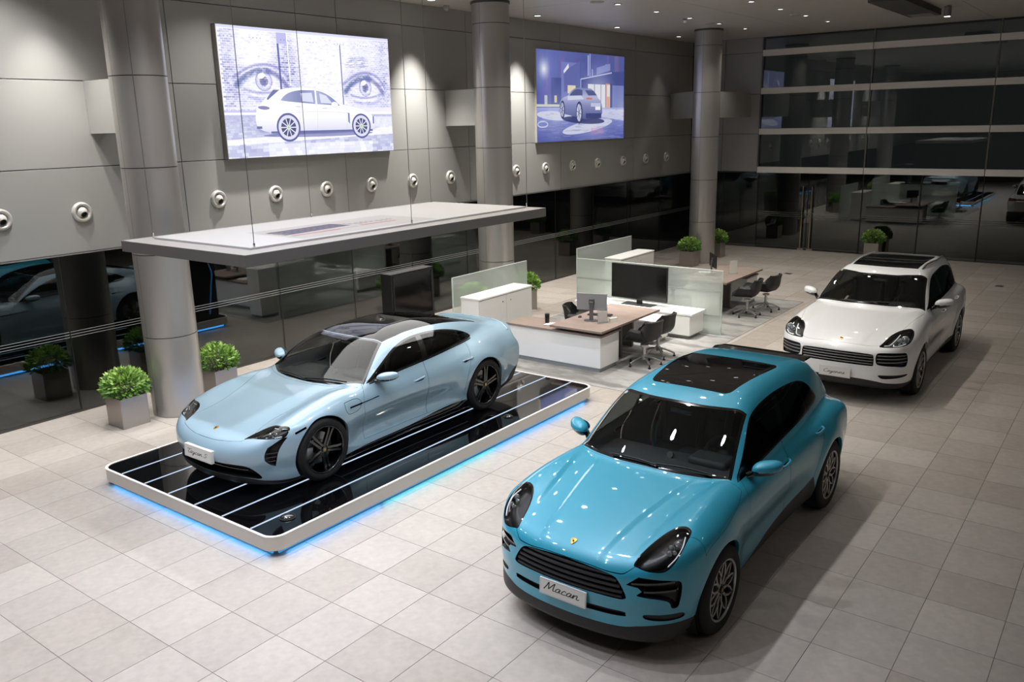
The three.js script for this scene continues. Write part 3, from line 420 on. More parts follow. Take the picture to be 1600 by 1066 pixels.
  // mirrors
  for (const s of [1, -1]) { const g = mirrorGeo(s, spec.mirror), L = spec.mirror; const cap = part('door_mirror', clipY(g, L.y - L.b * .2, true), paint, car); part('mirror_base', clipY(g, L.y - L.b * .2, false), M.gloss, cap); const foot = part('mirror_foot', rod([s * (L.x - L.a * .55), L.y - L.b * .6, L.z - .02], [s * (spec.mirrorFoot[0]), spec.mirrorFoot[1], spec.mirrorFoot[2]], .028, 12), M.gloss, cap); part('mirror_glass', new THREE.CircleGeometry(1, 24).scale(L.a * .82, L.b * .75, 1).rotateY(Math.PI).translate(s * L.x, L.y, L.z - L.c * .43), M.chrome, cap); }
  // handles
  for (const s of [1, -1]) for (const [z, y] of spec.handles) { const a = onBody(f, 'S', z - .1, y, s), b = onBody(f, 'S', z, y, s), c = onBody(f, 'S', z + .1, y, s); const o = s * (spec.flushHandles ? .004 : .03); const h = part('door_handle', tube([[a[0] - s * .005, a[1] + .008, a[2]], [a[0] + o * .8, a[1] + .006, a[2] + .03], [b[0] + o, b[1], b[2]], [c[0] + o * .8, c[1] - .006, c[2] - .03], [c[0] - s * .005, c[1] - .008, c[2]]], spec.flushHandles ? .011 : .0125, 20, 8), paint, car); const rc = onBody(f, 'S', z, y - .012, s), gg = fieldGrad(f, ...rc); part('handle_recess', new THREE.SphereGeometry(1, 16, 8).scale(.004, .02, .085).translate(rc[0], rc[1] - .004, rc[2]), M.gap, h); }
  // cabin: dashboard, wheel, seats, floor
  const I = spec.cabin; { const d = part('dashboard', merge([rbox(-I.w, I.w, I.y - .22, I.y - .06, I.z - .42, I.z + .02, .07, 4), rbox(-I.w, I.w, I.y - .12, I.y - .045, I.z - .1, I.z + .22, .03, 3), rbox(I.sx - .19, I.sx + .19, I.y - .08, I.y - .0, I.z - .42, I.z - .16, .04, 3), rbox(-.12, .12, I.y - .6, I.y - .14, I.z - .75, I.z - .3, .04, 3)]), M.trimIn, car); part('dash_clock', cyl(.03, .03, .03, 20).rotateX(1.2).translate(0, I.y - .035, I.z - .2), M.silver, d); part('centre_screen', rbox(-.15, .15, I.y - .2, I.y - .09, I.z - .435, I.z - .42, .005), M.gloss, d);
    const sw = new THREE.Group(); sw.name = 'steering_wheel'; sw.position.set(I.sx, I.y - .08, I.z - .55); sw.rotation.x = -.42; car.add(sw); part('wheel_rim', new THREE.TorusGeometry(.18, .016, 12, 40), M.leather, sw); part('wheel_boss', merge([new THREE.SphereGeometry(.065, 20, 12).scale(1, .9, .45), rbox(-.17, .17, -.02, .02, -.008, .008, .008), rbox(-.02, .02, -.17, 0, -.008, .008, .008)]), M.trimIn, sw);
    part('cabin_floor', box(-I.w, I.w, I.seatY - .35, I.seatY - .3, -P.wb - .2, I.z), M.lining, car);
    for (const s of [1, -1]) { car.add(seatGroup(s * I.sx, I.seatZ, I.seatY, M.leather)); car.add(seatGroup(s * I.sx * .95, I.seatZ - (I.rearDz || .85), I.seatY + (I.rearDy === undefined ? .04 : I.rearDy), M.leather)); }
    part('inside_mirror', rbox(-.11, .11, I.mirY - .03, I.mirY + .03, I.mirZ - .02, I.mirZ + .015, .02, 3), M.gloss, car); }
  // wipers
  if (spec.wipers) for (const [a, b] of spec.wipers) { const A = onBody(f, 'T', a[0], a[1]), B = onBody(f, 'T', b[0], b[1]), c = onBody(f, 'T', (a[0] + b[0]) / 2, (a[1] + b[1]) / 2); part('wiper', tube([A, c, B].map(p => [p[0], p[1] + .02, p[2] + .008]), .009, 16, 6), M.rubber, car); }
  if (spec.extra) spec.extra(car, f, P);
  return car;
}
function tubeArc(r, x0, x1) { const n = 40, P = []; for (let i = 0; i < n; i++) { const a = -.6 + (Math.PI + 1.2) * i / n, b = -.6 + (Math.PI + 1.2) * (i + 1) / n; const q = (t, x) => [x, r * Math.sin(t), r * Math.cos(t)]; P.push(...q(a, x0), ...q(b, x0), ...q(b, x1), ...q(a, x0), ...q(b, x1), ...q(a, x1)); } const g = new THREE.BufferGeometry(); g.setAttribute('position', new THREE.Float32BufferAttribute(P, 3)); g.computeVertexNormals(); return g; }
const coat = (hex, rough, metal, o = {}) => PM({ color: hex, roughness: rough, metalness: metal, clearcoat: 1, clearcoatRoughness: .03, ...o });
function sticker(car, f, x, z) { const q = onBody(f, 'T', x, z), g = fieldGrad(f, ...q), n = V3(g[0], g[1], g[2]); part('windscreen_sticker', new THREE.CircleGeometry(.022, 20).applyQuaternion(new THREE.Quaternion().setFromUnitVectors(V3(0, 0, 1), n)).translate(q[0] + n.x * .002, q[1] + n.y * .002, q[2] + n.z * .002), S(0xa9b4bb, .5), car, 'small round sticker at the top corner of the windscreen'); }
const macanSpec = { P: MACAN, pos: [-3.315, 0, -5.88], cell: .021, paint: coat(lin(.03, .34, .485), .36, .05), rearZ: -3.62, label: 'turquoise blue SUV parked on the open floor nearest the camera', frit: .028, roofSplit: null, linerOut: .90,
  regions: {
    windscreen: ['T', [[-.3, -.395, 1], [.1, -.395], [.32, -.412], [.56, -.47], [.755, -.545, 1], [.69, -.84], [.632, -1.15, 1], [.4, -1.08], [.166, -1.045], [-.3, -1.045, 1]], 'top'],
    roof_glass: ['T', [[-.3, -1.262, 1], [.1, -1.262], [.33, -1.265], [.385, -1.285], [.412, -1.34], [.43, -1.5], [.47, -1.9], [.487, -2.22], [.475, -2.30], [.43, -2.335], [.1, -2.35], [-.3, -2.35, 1]], 'top'],
    rear_glass: ['T', [[-.3, -3.22, 1], [.4, -3.2], [.56, -3.17, 1], [.6, -3.5], [.58, -3.6, 1], [.3, -3.66], [-.3, -3.68, 1]], 'top'],
    dlo: ['S', [[-.585, 1.06, 1], [-.80, 1.215], [-1.06, 1.405], [-1.25, 1.478], [-1.62, 1.512], [-2.05, 1.507], [-2.43, 1.465], [-2.68, 1.385], [-2.85, 1.25], [-2.86, 1.185], [-2.7, 1.162], [-2.2, 1.147], [-1.6, 1.12], [-1.0, 1.082]], 'side'],
    lamp: ['F', [[.545, .821], [.546, .858], [.566, .899], [.60, .939], [.645, .977], [.70, 1.006], [.76, 1.014], [.812, .995], [.826, .944], [.818, .88], [.796, .83], [.76, .796], [.706, .792], [.634, .80], [.58, .812]], 'front'],
    grille: ['F', [[-.3, .768, 1], [.04, .767], [.24, .756], [.40, .735], [.46, .695], [.52, .592], [.505, .563], [.44, .558], [.3, .562], [.1, .562], [-.3, .562, 1]], 'front'],
    intake: ['F', [[.515, .682, 1], [.60, .752, 1], [.7, .74], [.80, .722], [.85, .70], [.858, .62], [.85, .53], [.838, .493], [.812, .497], [.797, .55], [.74, .578], [.66, .592], [.591, .605, 1], [.63, .64, 1], [.60, .668, 1]], 'front'],
    lower: ['F', [[-.3, .455, 1], [.3, .455], [.50, .452], [.515, .432], [.50, .412], [.3, .405], [-.3, .405, 1]], 'front'],
    lower_side: ['F', [[.654, .447], [.75, .445], [.85, .437], [.868, .41], [.85, .388], [.75, .39], [.664, .405], [.64, .425]], 'front'],
    lip: ['F', [[-.4, .318, 1], [.4, .318], [.62, .345], [.8, .36], [.99, .335, 1], [1.0, .1, 1], [-.4, .1, 1]], 'front', true],
    sill: ['S', [[-.3, .24, 1], [-.75, .27], [-1.15, .37], [-1.6, .42], [-2.1, .465], [-2.3, .53, 1], [-2.5, .1, 1], [-.3, .1, 1]], 'side'],
    rear_skirt: ['S', [[-3.1, .1, 1], [-3.1, .3], [-3.5, .4], [-4.1, .43, 1], [-4.1, .1, 1]], null],
    hood: ['T', [[-.4, .875, 1], [.2, .865], [.44, .84], [.53, .80], [.6, .72], [.74, .52], [.85, .37], [1.0, .33, 1], [1.05, .1], [1.05, -.3], [1.0, -.56, 1], [.80, -.53, 1], [.56, -.455], [.32, -.40], [.1, -.385], [-.4, -.385, 1]], 'hood'],
    front_door: ['S', [[-.52, .30, 1], [-.56, .6], [-.60, .95], [-.66, 1.1, 1], [-1.66, 1.3, 1], [-1.60, 1.0], [-1.60, .34, 1]], 'side'],
    rear_door: ['S', [[-1.606, .34, 1], [-1.606, 1.0], [-1.66, 1.3, 1], [-2.62, 1.3, 1], [-2.63, 1.05], [-2.52, .88], [-2.36, .66], [-2.3, .50, 1]], 'side'],
    tail_lamp: ['F', [[.35, .985], [.6, .99], [.86, 1.0], [.95, .98], [.95, .90], [.8, .89], [.55, .91], [.35, .93]], 'rear'] },
  hoodMin: z => .75, hoodSide: [[.9, .5], [.45, .70], [.33, .85], [.2, .878], [0, .90], [-.25, .935], [-.45, .985], [-.6, 1.04]], pillars: [[-1.66, -.28, .055], [-2.42, -.02, .016]],
  lampUnits: [[.768, .958, .027], [.728, .945, .02], [.748, .918, .017], [.782, .922, .015]], drl: [[[.79, .985], [.818, .94], [.812, .88], [.78, .825]]], drlR: .006, lampDepth: .06,
  openings: { grille: { name: 'front_grille', depth: .05, slatMat: M.plastic, slats: [[.735, 0, .39, .028, .004], [.695, 0, .44, .03, .004], [.653, 0, .468, .03, .004], [.611, 0, .49, .03, .004], [.575, 0, .49, .022, .004]] },
    intake: { name: 'side_intake', depth: .06, half: true, slats: [[.690, .55, .82, .026, .008, .05], [.632, .64, .83, .026, .008, .02]], slatMat: M.gloss }, lower: { name: 'lower_intake', depth: .03 }, lower_side: { name: 'bumper_slot', depth: .02, half: true } },
  panels: [['lip', 'front_lip', M.plastic], ['sill', 'sill_cladding', M.plastic], ['rear_skirt', 'rear_skirt', M.plastic], ['tail_lamp', 'tail_lamp', M.red]], skins: [['hood', 'bonnet', null, false], ['front_door', 'front_door', null, true], ['rear_door', 'rear_door', null, true]],
  plate: [0, .484, .93, .44, .14, -.08, plateTex('Macan', 1.15)], crest: [.765], wheel: 'mesh', rim: .262, tyreW: .265, trackHalf: .955,
  mirror: { x: .96, y: 1.145, z: -.84, a: .115, b: .075, c: .10 }, mirrorFoot: [.80, 1.065, -.76], handles: [[-1.50, .945], [-2.46, .975]],
  cabin: { w: .72, y: 1.06, z: -.72, sx: .37, seatZ: -1.62, seatY: .66, mirY: 1.40, mirZ: -1.12 }, wipers: [[[-.35, -.44], [.12, -.415]], [[.1, -.425], [.6, -.505]]], beltTrim: null,
  extra(car, f, P) { sticker(car, f, -.575, -1.085);
    // black roof spoiler above the tailgate
    const Q = []; const g = new THREE.BufferGeometry(), P3 = [], n = 16; const row = i => { const x = -.53 + 1.06 * i / n, q = onBody(f, 'T', x * .96, -2.98), y = q ? q[1] : 1.5, dz = .10 * x * x; return [[x, y - .005, -2.96 - dz], [x, y + .010, -3.06 - dz], [x, y - .008, -3.2 - dz * .6], [x, y - .018, -3.2 - dz * .6], [x, y - .014, -3.06 - dz]]; };
    for (let i = 0; i < n; i++) { const a = row(i), b = row(i + 1); for (let k = 0; k < 5; k++) { const c = (k + 1) % 5; P3.push(...a[k], ...b[c], ...b[k], ...a[k], ...a[c], ...b[c]); } } g.setAttribute('position', new THREE.Float32BufferAttribute(P3, 3)); g.computeVertexNormals(); part('roof_spoiler', g, M.gloss, car); } };
const cayenneSpec = { P: CAYENNE, pos: [-3.40, 0, -13.32], cell: .024, paint: coat(lin(.80, .805, .81), .3, 0), rearZ: -3.6, label: 'white SUV parked in the background facing the camera', frit: .03, roofSplit: -2.12, linerOut: .92,
  regions: {
    windscreen: ['T', [[-.3, -.43, 1], [.063, -.43], [.3, -.445], [.52, -.495], [.83, -.60, 1], [.755, -.9], [.69, -1.27, 1], [.55, -1.203], [.4, -1.145], [.2, -1.09], [-.3, -1.085, 1]], 'top'],
    roof_glass: ['T', [[-.3, -1.36, 1], [.1, -1.36], [.47, -1.41], [.508, -1.46], [.522, -2.0], [.515, -2.66], [.47, -2.72], [.1, -2.735], [-.3, -2.735, 1]], 'top'],
    rear_glass: ['T', [[-.3, -3.52, 1], [.4, -3.5], [.6, -3.46, 1], [.66, -3.7], [.62, -3.82, 1], [.3, -3.86], [-.3, -3.87, 1]], 'top'],
    dlo: ['S', [[-.66, 1.155, 1], [-.85, 1.255], [-1.158, 1.42], [-1.5, 1.53], [-2.0, 1.57], [-2.55, 1.567], [-3.06, 1.495], [-3.27, 1.36], [-3.40, 1.225], [-3.34, 1.195], [-2.8, 1.188], [-2.14, 1.178], [-1.27, 1.158]], 'side'],
    lamp: ['F', [[.549, .868], [.577, .915], [.62, .975], [.70, 1.025], [.78, 1.05], [.84, 1.053], [.888, 1.02], [.912, .965], [.898, .915], [.85, .886], [.74, .872], [.63, .864]], 'front'],
    grille: ['F', [[-.3, .774, 1], [0, .774], [.3, .774], [.47, .768], [.503, .745], [.512, .66], [.505, .605], [.46, .597], [.3, .597], [-.3, .597, 1]], 'front'],
    intake: ['F', [[.545, .775], [.58, .794], [.72, .801], [.84, .795], [.885, .78], [.90, .70], [.897, .625], [.875, .585], [.77, .600], [.60, .615], [.55, .64], [.535, .71]], 'front'],
    lower_side: ['F', [[.585, .468], [.7, .472], [.88, .468], [.905, .455], [.88, .434], [.75, .42], [.643, .418], [.6, .44]], 'front'],
    lip: ['F', [[-.4, .395, 1], [.3, .395], [.55, .375], [.66, .355], [.88, .335], [1.0, .31, 1], [1.0, .1, 1], [-.4, .1, 1]], 'front', true],
    sill: ['S', [[-.3, .27, 1], [-.8, .30], [-1.6, .33], [-2.3, .37], [-2.55, .42, 1], [-2.6, .1, 1], [-.3, .1, 1]], 'side'],
    rear_skirt: ['S', [[-3.2, .1, 1], [-3.2, .34], [-3.6, .5], [-4.3, .54, 1], [-4.3, .1, 1]], null],
    hood: ['T', [[-.4, .90, 1], [.3, .885], [.50, .86], [.57, .80], [.62, .72], [.70, .55], [.74, .38, 1], [.80, 0], [.835, -.35], [.84, -.56, 1], [.6, -.50], [.3, -.43], [-.4, -.415, 1]], 'hood'],
    front_door: ['S', [[-.56, .36, 1], [-.60, .7], [-.66, 1.1], [-.74, 1.2, 1], [-1.7, 1.35, 1], [-1.66, 1.0], [-1.66, .36, 1]], 'side'],
    rear_door: ['S', [[-1.666, .36, 1], [-1.666, 1.0], [-1.7, 1.35, 1], [-2.75, 1.35, 1], [-2.74, 1.1], [-2.62, .9], [-2.46, .68], [-2.42, .5], [-2.36, .36, 1]], 'side'],
    tail_lamp: ['F', [[-.3, .985, 1], [.5, .99], [.86, 1.01], [.98, .99], [.98, .91], [.8, .90], [.5, .93], [-.3, .935, 1]], 'rear'] },
  hoodMin: z => .84, pillars: [[-1.70, -.22, .055], [-2.62, -.25, .03]],
  lampUnits: [[.835, .975, .05], [.77, .965, .032], [.86, .925, .024], [.80, .92, .02]], drl: [[[.60, .89], [.66, .90], [.705, .95], [.73, 1.0]], [[.72, .895], [.80, .895], [.87, .915]]], drlR: .009, lampDepth: .06,
  openings: { grille: { name: 'front_grille', depth: .05, slatMat: M.silver, slats: [[.745, 0, .49, .014, .006], [.705, 0, .495, .014, .006], [.665, 0, .495, .014, .006], [.625, 0, .49, .014, .006]] },
    intake: { name: 'side_intake', depth: .06, half: true, slats: [[.752, .555, .885, .014, .006], [.705, .55, .89, .014, .006], [.655, .56, .89, .014, .006]], slatMat: M.silver }, lower_side: { name: 'bumper_slot', depth: .03, half: true } },
  panels: [['lip', 'front_lip', M.plastic], ['sill', 'sill_cladding', M.plastic], ['rear_skirt', 'rear_skirt', M.plastic], ['tail_lamp', 'tail_lamp', M.red]], skins: [['hood', 'bonnet', null, false], ['front_door', 'front_door', null, true], ['rear_door', 'rear_door', null, true]],
  plate: [0, .455, 1.03, .45, .145, -.05, plateTex('Cayenne', .82)], crest: [.80], wheel: 'y', rim: .275, tyreW: .275, trackHalf: .965,
  mirror: { x: 1.03, y: 1.235, z: -.92, a: .125, b: .08, c: .105 }, mirrorFoot: [.87, 1.15, -.80], handles: [[-1.52, 1.0], [-2.56, 1.03]],
  cabin: { w: .78, y: 1.14, z: -.80, sx: .39, seatZ: -1.75, seatY: .74, mirY: 1.47, mirZ: -1.2 }, wipers: [[[-.4, -.475], [.05, -.445]], [[.05, -.455], [.6, -.54]]],
  extra(car, f, P) { sticker(car, f, -.62, -1.20); for (const s of [1, -1]) { const pts = []; for (let i = 0; i <= 8; i++) { const z = -1.45 - 1.75 * i / 8, x = .60 - .035 * Math.abs(i - 4) / 4, q = onBody(f, 'T', s * x, z); pts.push([s * x, q[1] + (i === 0 || i === 8 ? -.005 : .028), z]); } part('roof_rail', tube(pts, .016, 40, 8), M.silver, car); } } };
const taycanSpec = { P: TAYCAN, pos: [-8.02, .22, -5.78], cell: .021, paint: coat(lin(.31, .45, .54), .35, .1), rearZ: -3.86, plateDepth: .045, label: 'pale ice blue sports saloon standing on the lit display platform', frit: .035, roofSplit: null, linerOut: .90,
  regions: {
    windscreen: ['T', [[-.3, -.485, 1], [.142, -.485], [.35, -.52], [.545, -.58], [.83, -.765, 1], [.735, -1.01], [.585, -1.335, 1], [.4, -1.29], [.15, -1.262], [-.3, -1.262, 1]], 'top'],
    roof_glass: ['T', [[-.3, -1.27, 1], [.15, -1.27], [.4, -1.298], [.572, -1.345, 1], [.55, -1.6], [.525, -1.84], [.51, -2.45], [.50, -2.8], [.46, -3.3, 1], [.2, -3.42], [-.3, -3.45, 1]], 'top'],
    dlo: ['S', [[-.79, .905, 1], [-1.06, 1.05], [-1.36, 1.165], [-1.68, 1.228], [-2.03, 1.24], [-2.385, 1.21], [-2.67, 1.15], [-2.85, 1.085], [-2.94, 1.03], [-2.90, 1.005], [-2.76, .992], [-2.27, .978], [-1.87, .963], [-1.26, .939]], 'side'],
    lamp: ['F', [[.535, .628, 1], [.58, .672], [.64, .71], [.72, .738], [.80, .745], [.86, .744], [.90, .722], [.912, .68], [.905, .648], [.85, .648], [.75, .65], [.65, .645]], 'front'],
    intake: ['F', [[.922, .648, 1], [.897, .646, 1], [.86, .60], [.826, .565, 1], [.808, .49], [.806, .425, 1], [.83, .375], [.856, .345, 1], [.872, .42], [.886, .50], [.905, .58]], 'front'],
    lower: ['F', [[-.4, .368, 1], [.2, .37], [.5, .375], [.64, .362], [.715, .30], [.745, .215], [.6, .225], [.3, .228], [-.4, .228, 1]], 'front'],
    lip: ['F', [[-.4, .226, 1], [.3, .226], [.6, .222], [.76, .19], [.9, .16], [1.0, .15, 1], [1.0, .0, 1], [-.4, .0, 1]], 'front', true],
    sill: ['S', [[-.3, .17, 1], [-.75, .195], [-1.4, .20], [-1.95, .245], [-2.4, .255], [-2.65, .23, 1], [-2.7, .0, 1], [-.3, .0, 1]], 'side'],
    rear_skirt: ['S', [[-3.2, .0, 1], [-3.2, .2], [-3.5, .26], [-3.8, .4], [-4.3, .44, 1], [-4.3, .0, 1]], null],
    hood: ['T', [[-.4, .865, 1], [.1, .86], [.3, .835], [.47, .79], [.56, .74], [.575, .62], [.54, .5], [.52, .3], [.56, .05], [.64, -.25], [.75, -.5], [.82, -.68, 1], [.55, -.545], [.35, -.485], [.14, -.455], [-.4, -.45, 1]], 'hood'],
    front_door: ['S', [[-.66, .26, 1], [-.655, .5], [-.66, .75], [-.75, .92, 1], [-1.80, 1.1, 1], [-1.775, .85], [-1.765, .26, 1]], 'side'],
    rear_door: ['S', [[-1.771, .26, 1], [-1.781, .85], [-1.80, 1.1, 1], [-2.75, 1.05, 1], [-2.70, .92], [-2.60, .78], [-2.50, .60], [-2.46, .42], [-2.44, .27, 1]], 'side'],
    tail_lamp: ['F', [[-.3, .86, 1], [.5, .86], [.8, .85], [.92, .82], [.92, .79], [.7, .81], [.4, .825], [-.3, .83, 1]], 'rear'] },
  hoodMin: z => .55, pillars: [[-1.80, -.40, .05], [-2.68, .05, .012]],
  lampUnits: [[.83, .695, .022], [.76, .695, .022], [.83, .665, .016], [.77, .665, .016]], drl: [[[.73, .73], [.79, .735]], [[.835, .735], [.885, .728]], [[.73, .657], [.80, .657]], [[.85, .657], [.892, .66]]], drlR: .006, lampDepth: .045,
  openings: { intake: { name: 'side_intake', depth: .07, half: true, slats: [[.50, .815, .88, .012, .01], [.455, .812, .87, .012, .01], [.41, .82, .862, .012, .01]], slatMat: M.gloss }, lower: { name: 'lower_intake', depth: .10, slats: [[.30, 0, .6, .012, .05]] } },
  panels: [['lip', 'front_splitter', M.plastic], ['sill', 'side_skirt', M.gloss], ['rear_skirt', 'rear_skirt', M.plastic], ['tail_lamp', 'tail_lamp', M.red]], skins: [['hood', 'bonnet', null, false], ['front_door', 'front_door', null, true], ['rear_door', 'rear_door', null, true]],
  plate: [0, .425, .975, .50, .145, -.08, plateTex('Taycan S', .82)], crest: [.715], wheel: 'mission', rim: .275, tyreW: .275, trackHalf: .972,
  mirror: { x: 1.0, y: .965, z: -1.0, a: .115, b: .065, c: .095 }, mirrorFoot: [.86, .90, -.92], handles: [[-1.62, .765], [-2.56, .80]], flushHandles: true,
  cabin: { w: .74, y: .90, z: -.85, sx: .37, seatZ: -1.72, seatY: .44, rearDy: -.06, rearDz: .72, mirY: 1.19, mirZ: -1.3 }, wipers: [[[-.45, -.56], [.1, -.50]], [[.05, -.505], [.66, -.66]]],
  beltTrim: [[-.83, .899], [-1.26, .932], [-1.87, .956], [-2.27, .971], [-2.76, .985], [-2.9, .998]], beltMat: M.silver,
  extra(car, f, P) { for (const s of [1, -1]) { part('charge_flap', ribbon(f, 'S', smoothPath([[-.36, .80], [-.56, .80], [-.61, .74], [-.55, .67], [-.40, .665], [-.35, .72], [-.36, .80]]), .004, .001, s), M.gap, car); part('wing_vent', ribbon(f, 'S', smoothPath([[-.42, .731], [-.55, .73], [-.62, .733]]), .016, .004, s), M.gloss, car); part('wing_trim', ribbon(f, 'S', smoothPath([[-.60, .731], [-.75, .736], [-.90, .742]]), .010, .003, s), M.gap, car); part('side_marker', ribbon(f, 'S', smoothPath([[.375, .665], [.30, .686], [.24, .70]]), .022, .003, s), M.gloss, car); }
    // pop-up lip of the tail
    part('tail_spoiler', tube(Array.from({ length: 13 }, (_, i) => { const x = -.72 + 1.44 * i / 12, q = onBody(f, 'T', x, -3.82 + .12 * x * x * 1.5); return [x, q[1] + .006, q[2]]; }), .012, 40, 8), coat(lin(.31, .45, .54), .35, .1), car); } };
// ---------------------------------------------------------------- the showroom
const WX = -12.6, BZ = -26.75, X1 = 8, Z1 = 6;
const stoneTex = noiseTex(512, (u, v) => { const n = fbm(u, v, 6, 5), m = fbm(u + .37, v + .71, 48, 3), k = .83 + .045 * (n - .5) + .07 * (m - .5); return [k, k * .985, k * .965]; }, true);
const stoneRough = noiseTex(256, (u, v) => { const k = .5 + .35 * (fbm(u, v, 10, 4) - .5); return [k, k, k]; });
const carpetTex = noiseTex(512, (u, v) => { const n = fbm(u, v * 2.2, 5, 5), w = fbm(u + .2, v + .5, 14, 4), t = clamp((n - .42) * 4), k = .60 + .10 * (w - .5) - .15 * t * (.4 + w); return [k, k * .99, k * .97]; }, true);
const tileMats = [0xd3ccc6, 0xcdc6c0, 0xd6cfc9, 0xcac2bb].map(c => new THREE.MeshStandardMaterial({ color: c, map: stoneTex, roughnessMap: stoneRough, roughness: .85, metalness: 0 }));
const panelMat = S(0xa5a4a1, .40, .2), panelMat2 = S(0xa9a8a5, .42, .2), dark = S(0x16171a, .8), jointMat = S(0x22211f, .8), ceilMat = S(0xb9b5b0, .42, 0), steel = S(0xb2aeaa, .33, .6), transomMat = S(0xefebe6, .45, .0);
const paneMat = PM({ color: 0xc8d0ce, transmission: 1, roughness: .005, ior: 1.75, thickness: 0 }), paneEdge = S(0x3c4a48, .3);
const frostMat = PM({ color: 0xf2f7f4, transmission: .80, roughness: .32, ior: 1.45, thickness: 0 });
// floor: grout slab, tiles of 605 mm
{ const fl = struct('floor', box(WX - .1, X1, -.12, -.003, BZ - .1, Z1), S(0x6b6660, .9));
  const T = .605, ox = -6.558, oz = -3.7118, all = [], v = new THREE.Vector3(), gs = [], proto = [0, 1, 2, 3].map(i => { const g = rbox(-.3003, .3003, -.012, 0, -.3003, .3003, .001, 1); const uv = g.attributes.uv, p = g.attributes.position; for (let k = 0; k < p.count; k++) uv.setXY(k, (p.getX(k) + .31) * .45 + i * .31, (p.getZ(k) + .31) * .45 + i * .17); return g; });
  for (let i = Math.floor((WX - ox) / T); i <= Math.ceil((X1 - ox) / T); i++) for (let j = Math.floor((BZ - oz) / T); j <= Math.ceil((Z1 - oz) / T); j++) {
    const x = ox + (i + .5) * T, z = oz + (j + .5) * T; if (x < WX - .3 || z < BZ - .3 || x > X1 - .3 || z > Z1 - .3) continue;
    v.set(x, 0, z).applyMatrix4(camera.matrixWorldInverse); const dz = -v.z; v.applyMatrix4(camera.projectionMatrix); const inV = dz > 0 && Math.abs(v.x) < 1.03 && Math.abs(v.y) < 1.03;
    const hidden = (x > -9.3 && x < -6.7 && z > -10.1 && z < -4.8) || (x > -9.9 && x < -6.4 && z > -18.6 && z < -11.3);
    all.push({ x, z, inV: inV && !hidden, dz, h: hash(i * 7 + 3, j * 13 + 5), h2: hash(i + 91, j * 3) }); }
  all.sort((a, b) => (b.inV - a.inV) || a.dz - b.dz);
  const rest = [];
  all.forEach((t, n) => { const m = Math.floor(t.h * 4) % 4, g = proto[Math.floor(t.h2 * 4) % 4]; if (n < 300 && t.inV) { const o = part('floor_tile', g, tileMats[m], fl); o.position.set(t.x, 0, t.z); } else rest.push(t); });
  const im = new THREE.InstancedMesh(proto[0], new THREE.MeshStandardMaterial({ color: 0xffffff, map: stoneTex, roughnessMap: stoneRough, roughness: .85 }), rest.length), M4 = new THREE.Matrix4(); im.name = 'floor_tiles'; im.userData.kind = 'stuff'; im.castShadow = im.receiveShadow = true;
  rest.forEach((t, k) => { im.setMatrixAt(k, M4.makeTranslation(t.x, 0, t.z)); im.setColorAt(k, tileMats[Math.floor(t.h * 4) % 4].color); }); fl.add(im);
}
// ceiling with panel joints
{ const c = struct('ceiling', box(WX - .1, X1, CEIL + .02, CEIL + .2, BZ - .1, Z1), jointMat);
  const xs = [WX - .05, -8.52, -3.95, .6, 4.4, X1], zs = []; for (let z = BZ; z < Z1; z += 3.64) zs.push(z); zs.push(Z1);
  for (let i = 0; i < xs.length - 1; i++) for (let j = 0; j < zs.length - 1; j++) part('ceiling_panel', box(xs[i] + .006, xs[i + 1] - .006, CEIL, CEIL + .02, zs[j] + .006, zs[j + 1] - .006), ceilMat, c);
}
// left wall: metal bulkhead panels above, dark glass below
{ const w = struct('wall_left', box(WX - .25, WX - .05, 2.37, CEIL + .02, BZ, Z1), jointMat);
  const rows = [2.37, 3.6, 4.815, 6.06, CEIL], cols = [Z1, 3.2, -.5, -4.2, -7.9, -11.4, -15.15, -18.9, -22.85, BZ + .02];
  for (let r = 0; r < 4; r++) for (let c = 0; c < cols.length - 1; c++) part('wall_panel', rbox(WX - .05, WX, rows[r] + .006, rows[r + 1] - .006, cols[c + 1] + .006, cols[c] - .006, .003, 1), (r + c) % 2 ? panelMat : panelMat2, w);
  part('bulkhead_soffit', box(WX - .25, WX - .005, 2.35, 2.37, BZ, Z1), panelMat, w);
  // dark floor-to-bulkhead panes
  const js = [Z1, 3.4, 1.5, -.4, -2.2, -4.0, -5.72, -7.6, -9.55, -11.35, -13.05, -14.9, -16.7, -18.55, -20.45, -22.4, -24.5, BZ + .05];
  for (let i = 0; i < js.length - 1; i++) { const g = struct('window_' + (i + 1)); part('pane', box(WX + .035, WX + .05, .03, 2.355, js[i + 1] + .006, js[i] - .006), paneMat, g); part('pane_joint', box(WX + .02, WX + .053, .0, 2.355, js[i + 1] - .008, js[i + 1] + .008), S(0x0e0e0f, .5), g);
    for (const y of [1.15, 1.19, 1.23]) part('safety_line', box(WX + .0505, WX + .052, y, y + .008, js[i + 1] + .006, js[i] - .006), S(0x9a9c9c, .6), g); }
  const b = struct('baseboard_left', box(WX + .02, WX + .065, 0, .03, BZ, Z1), S(0x55524e, .4, .6));
}
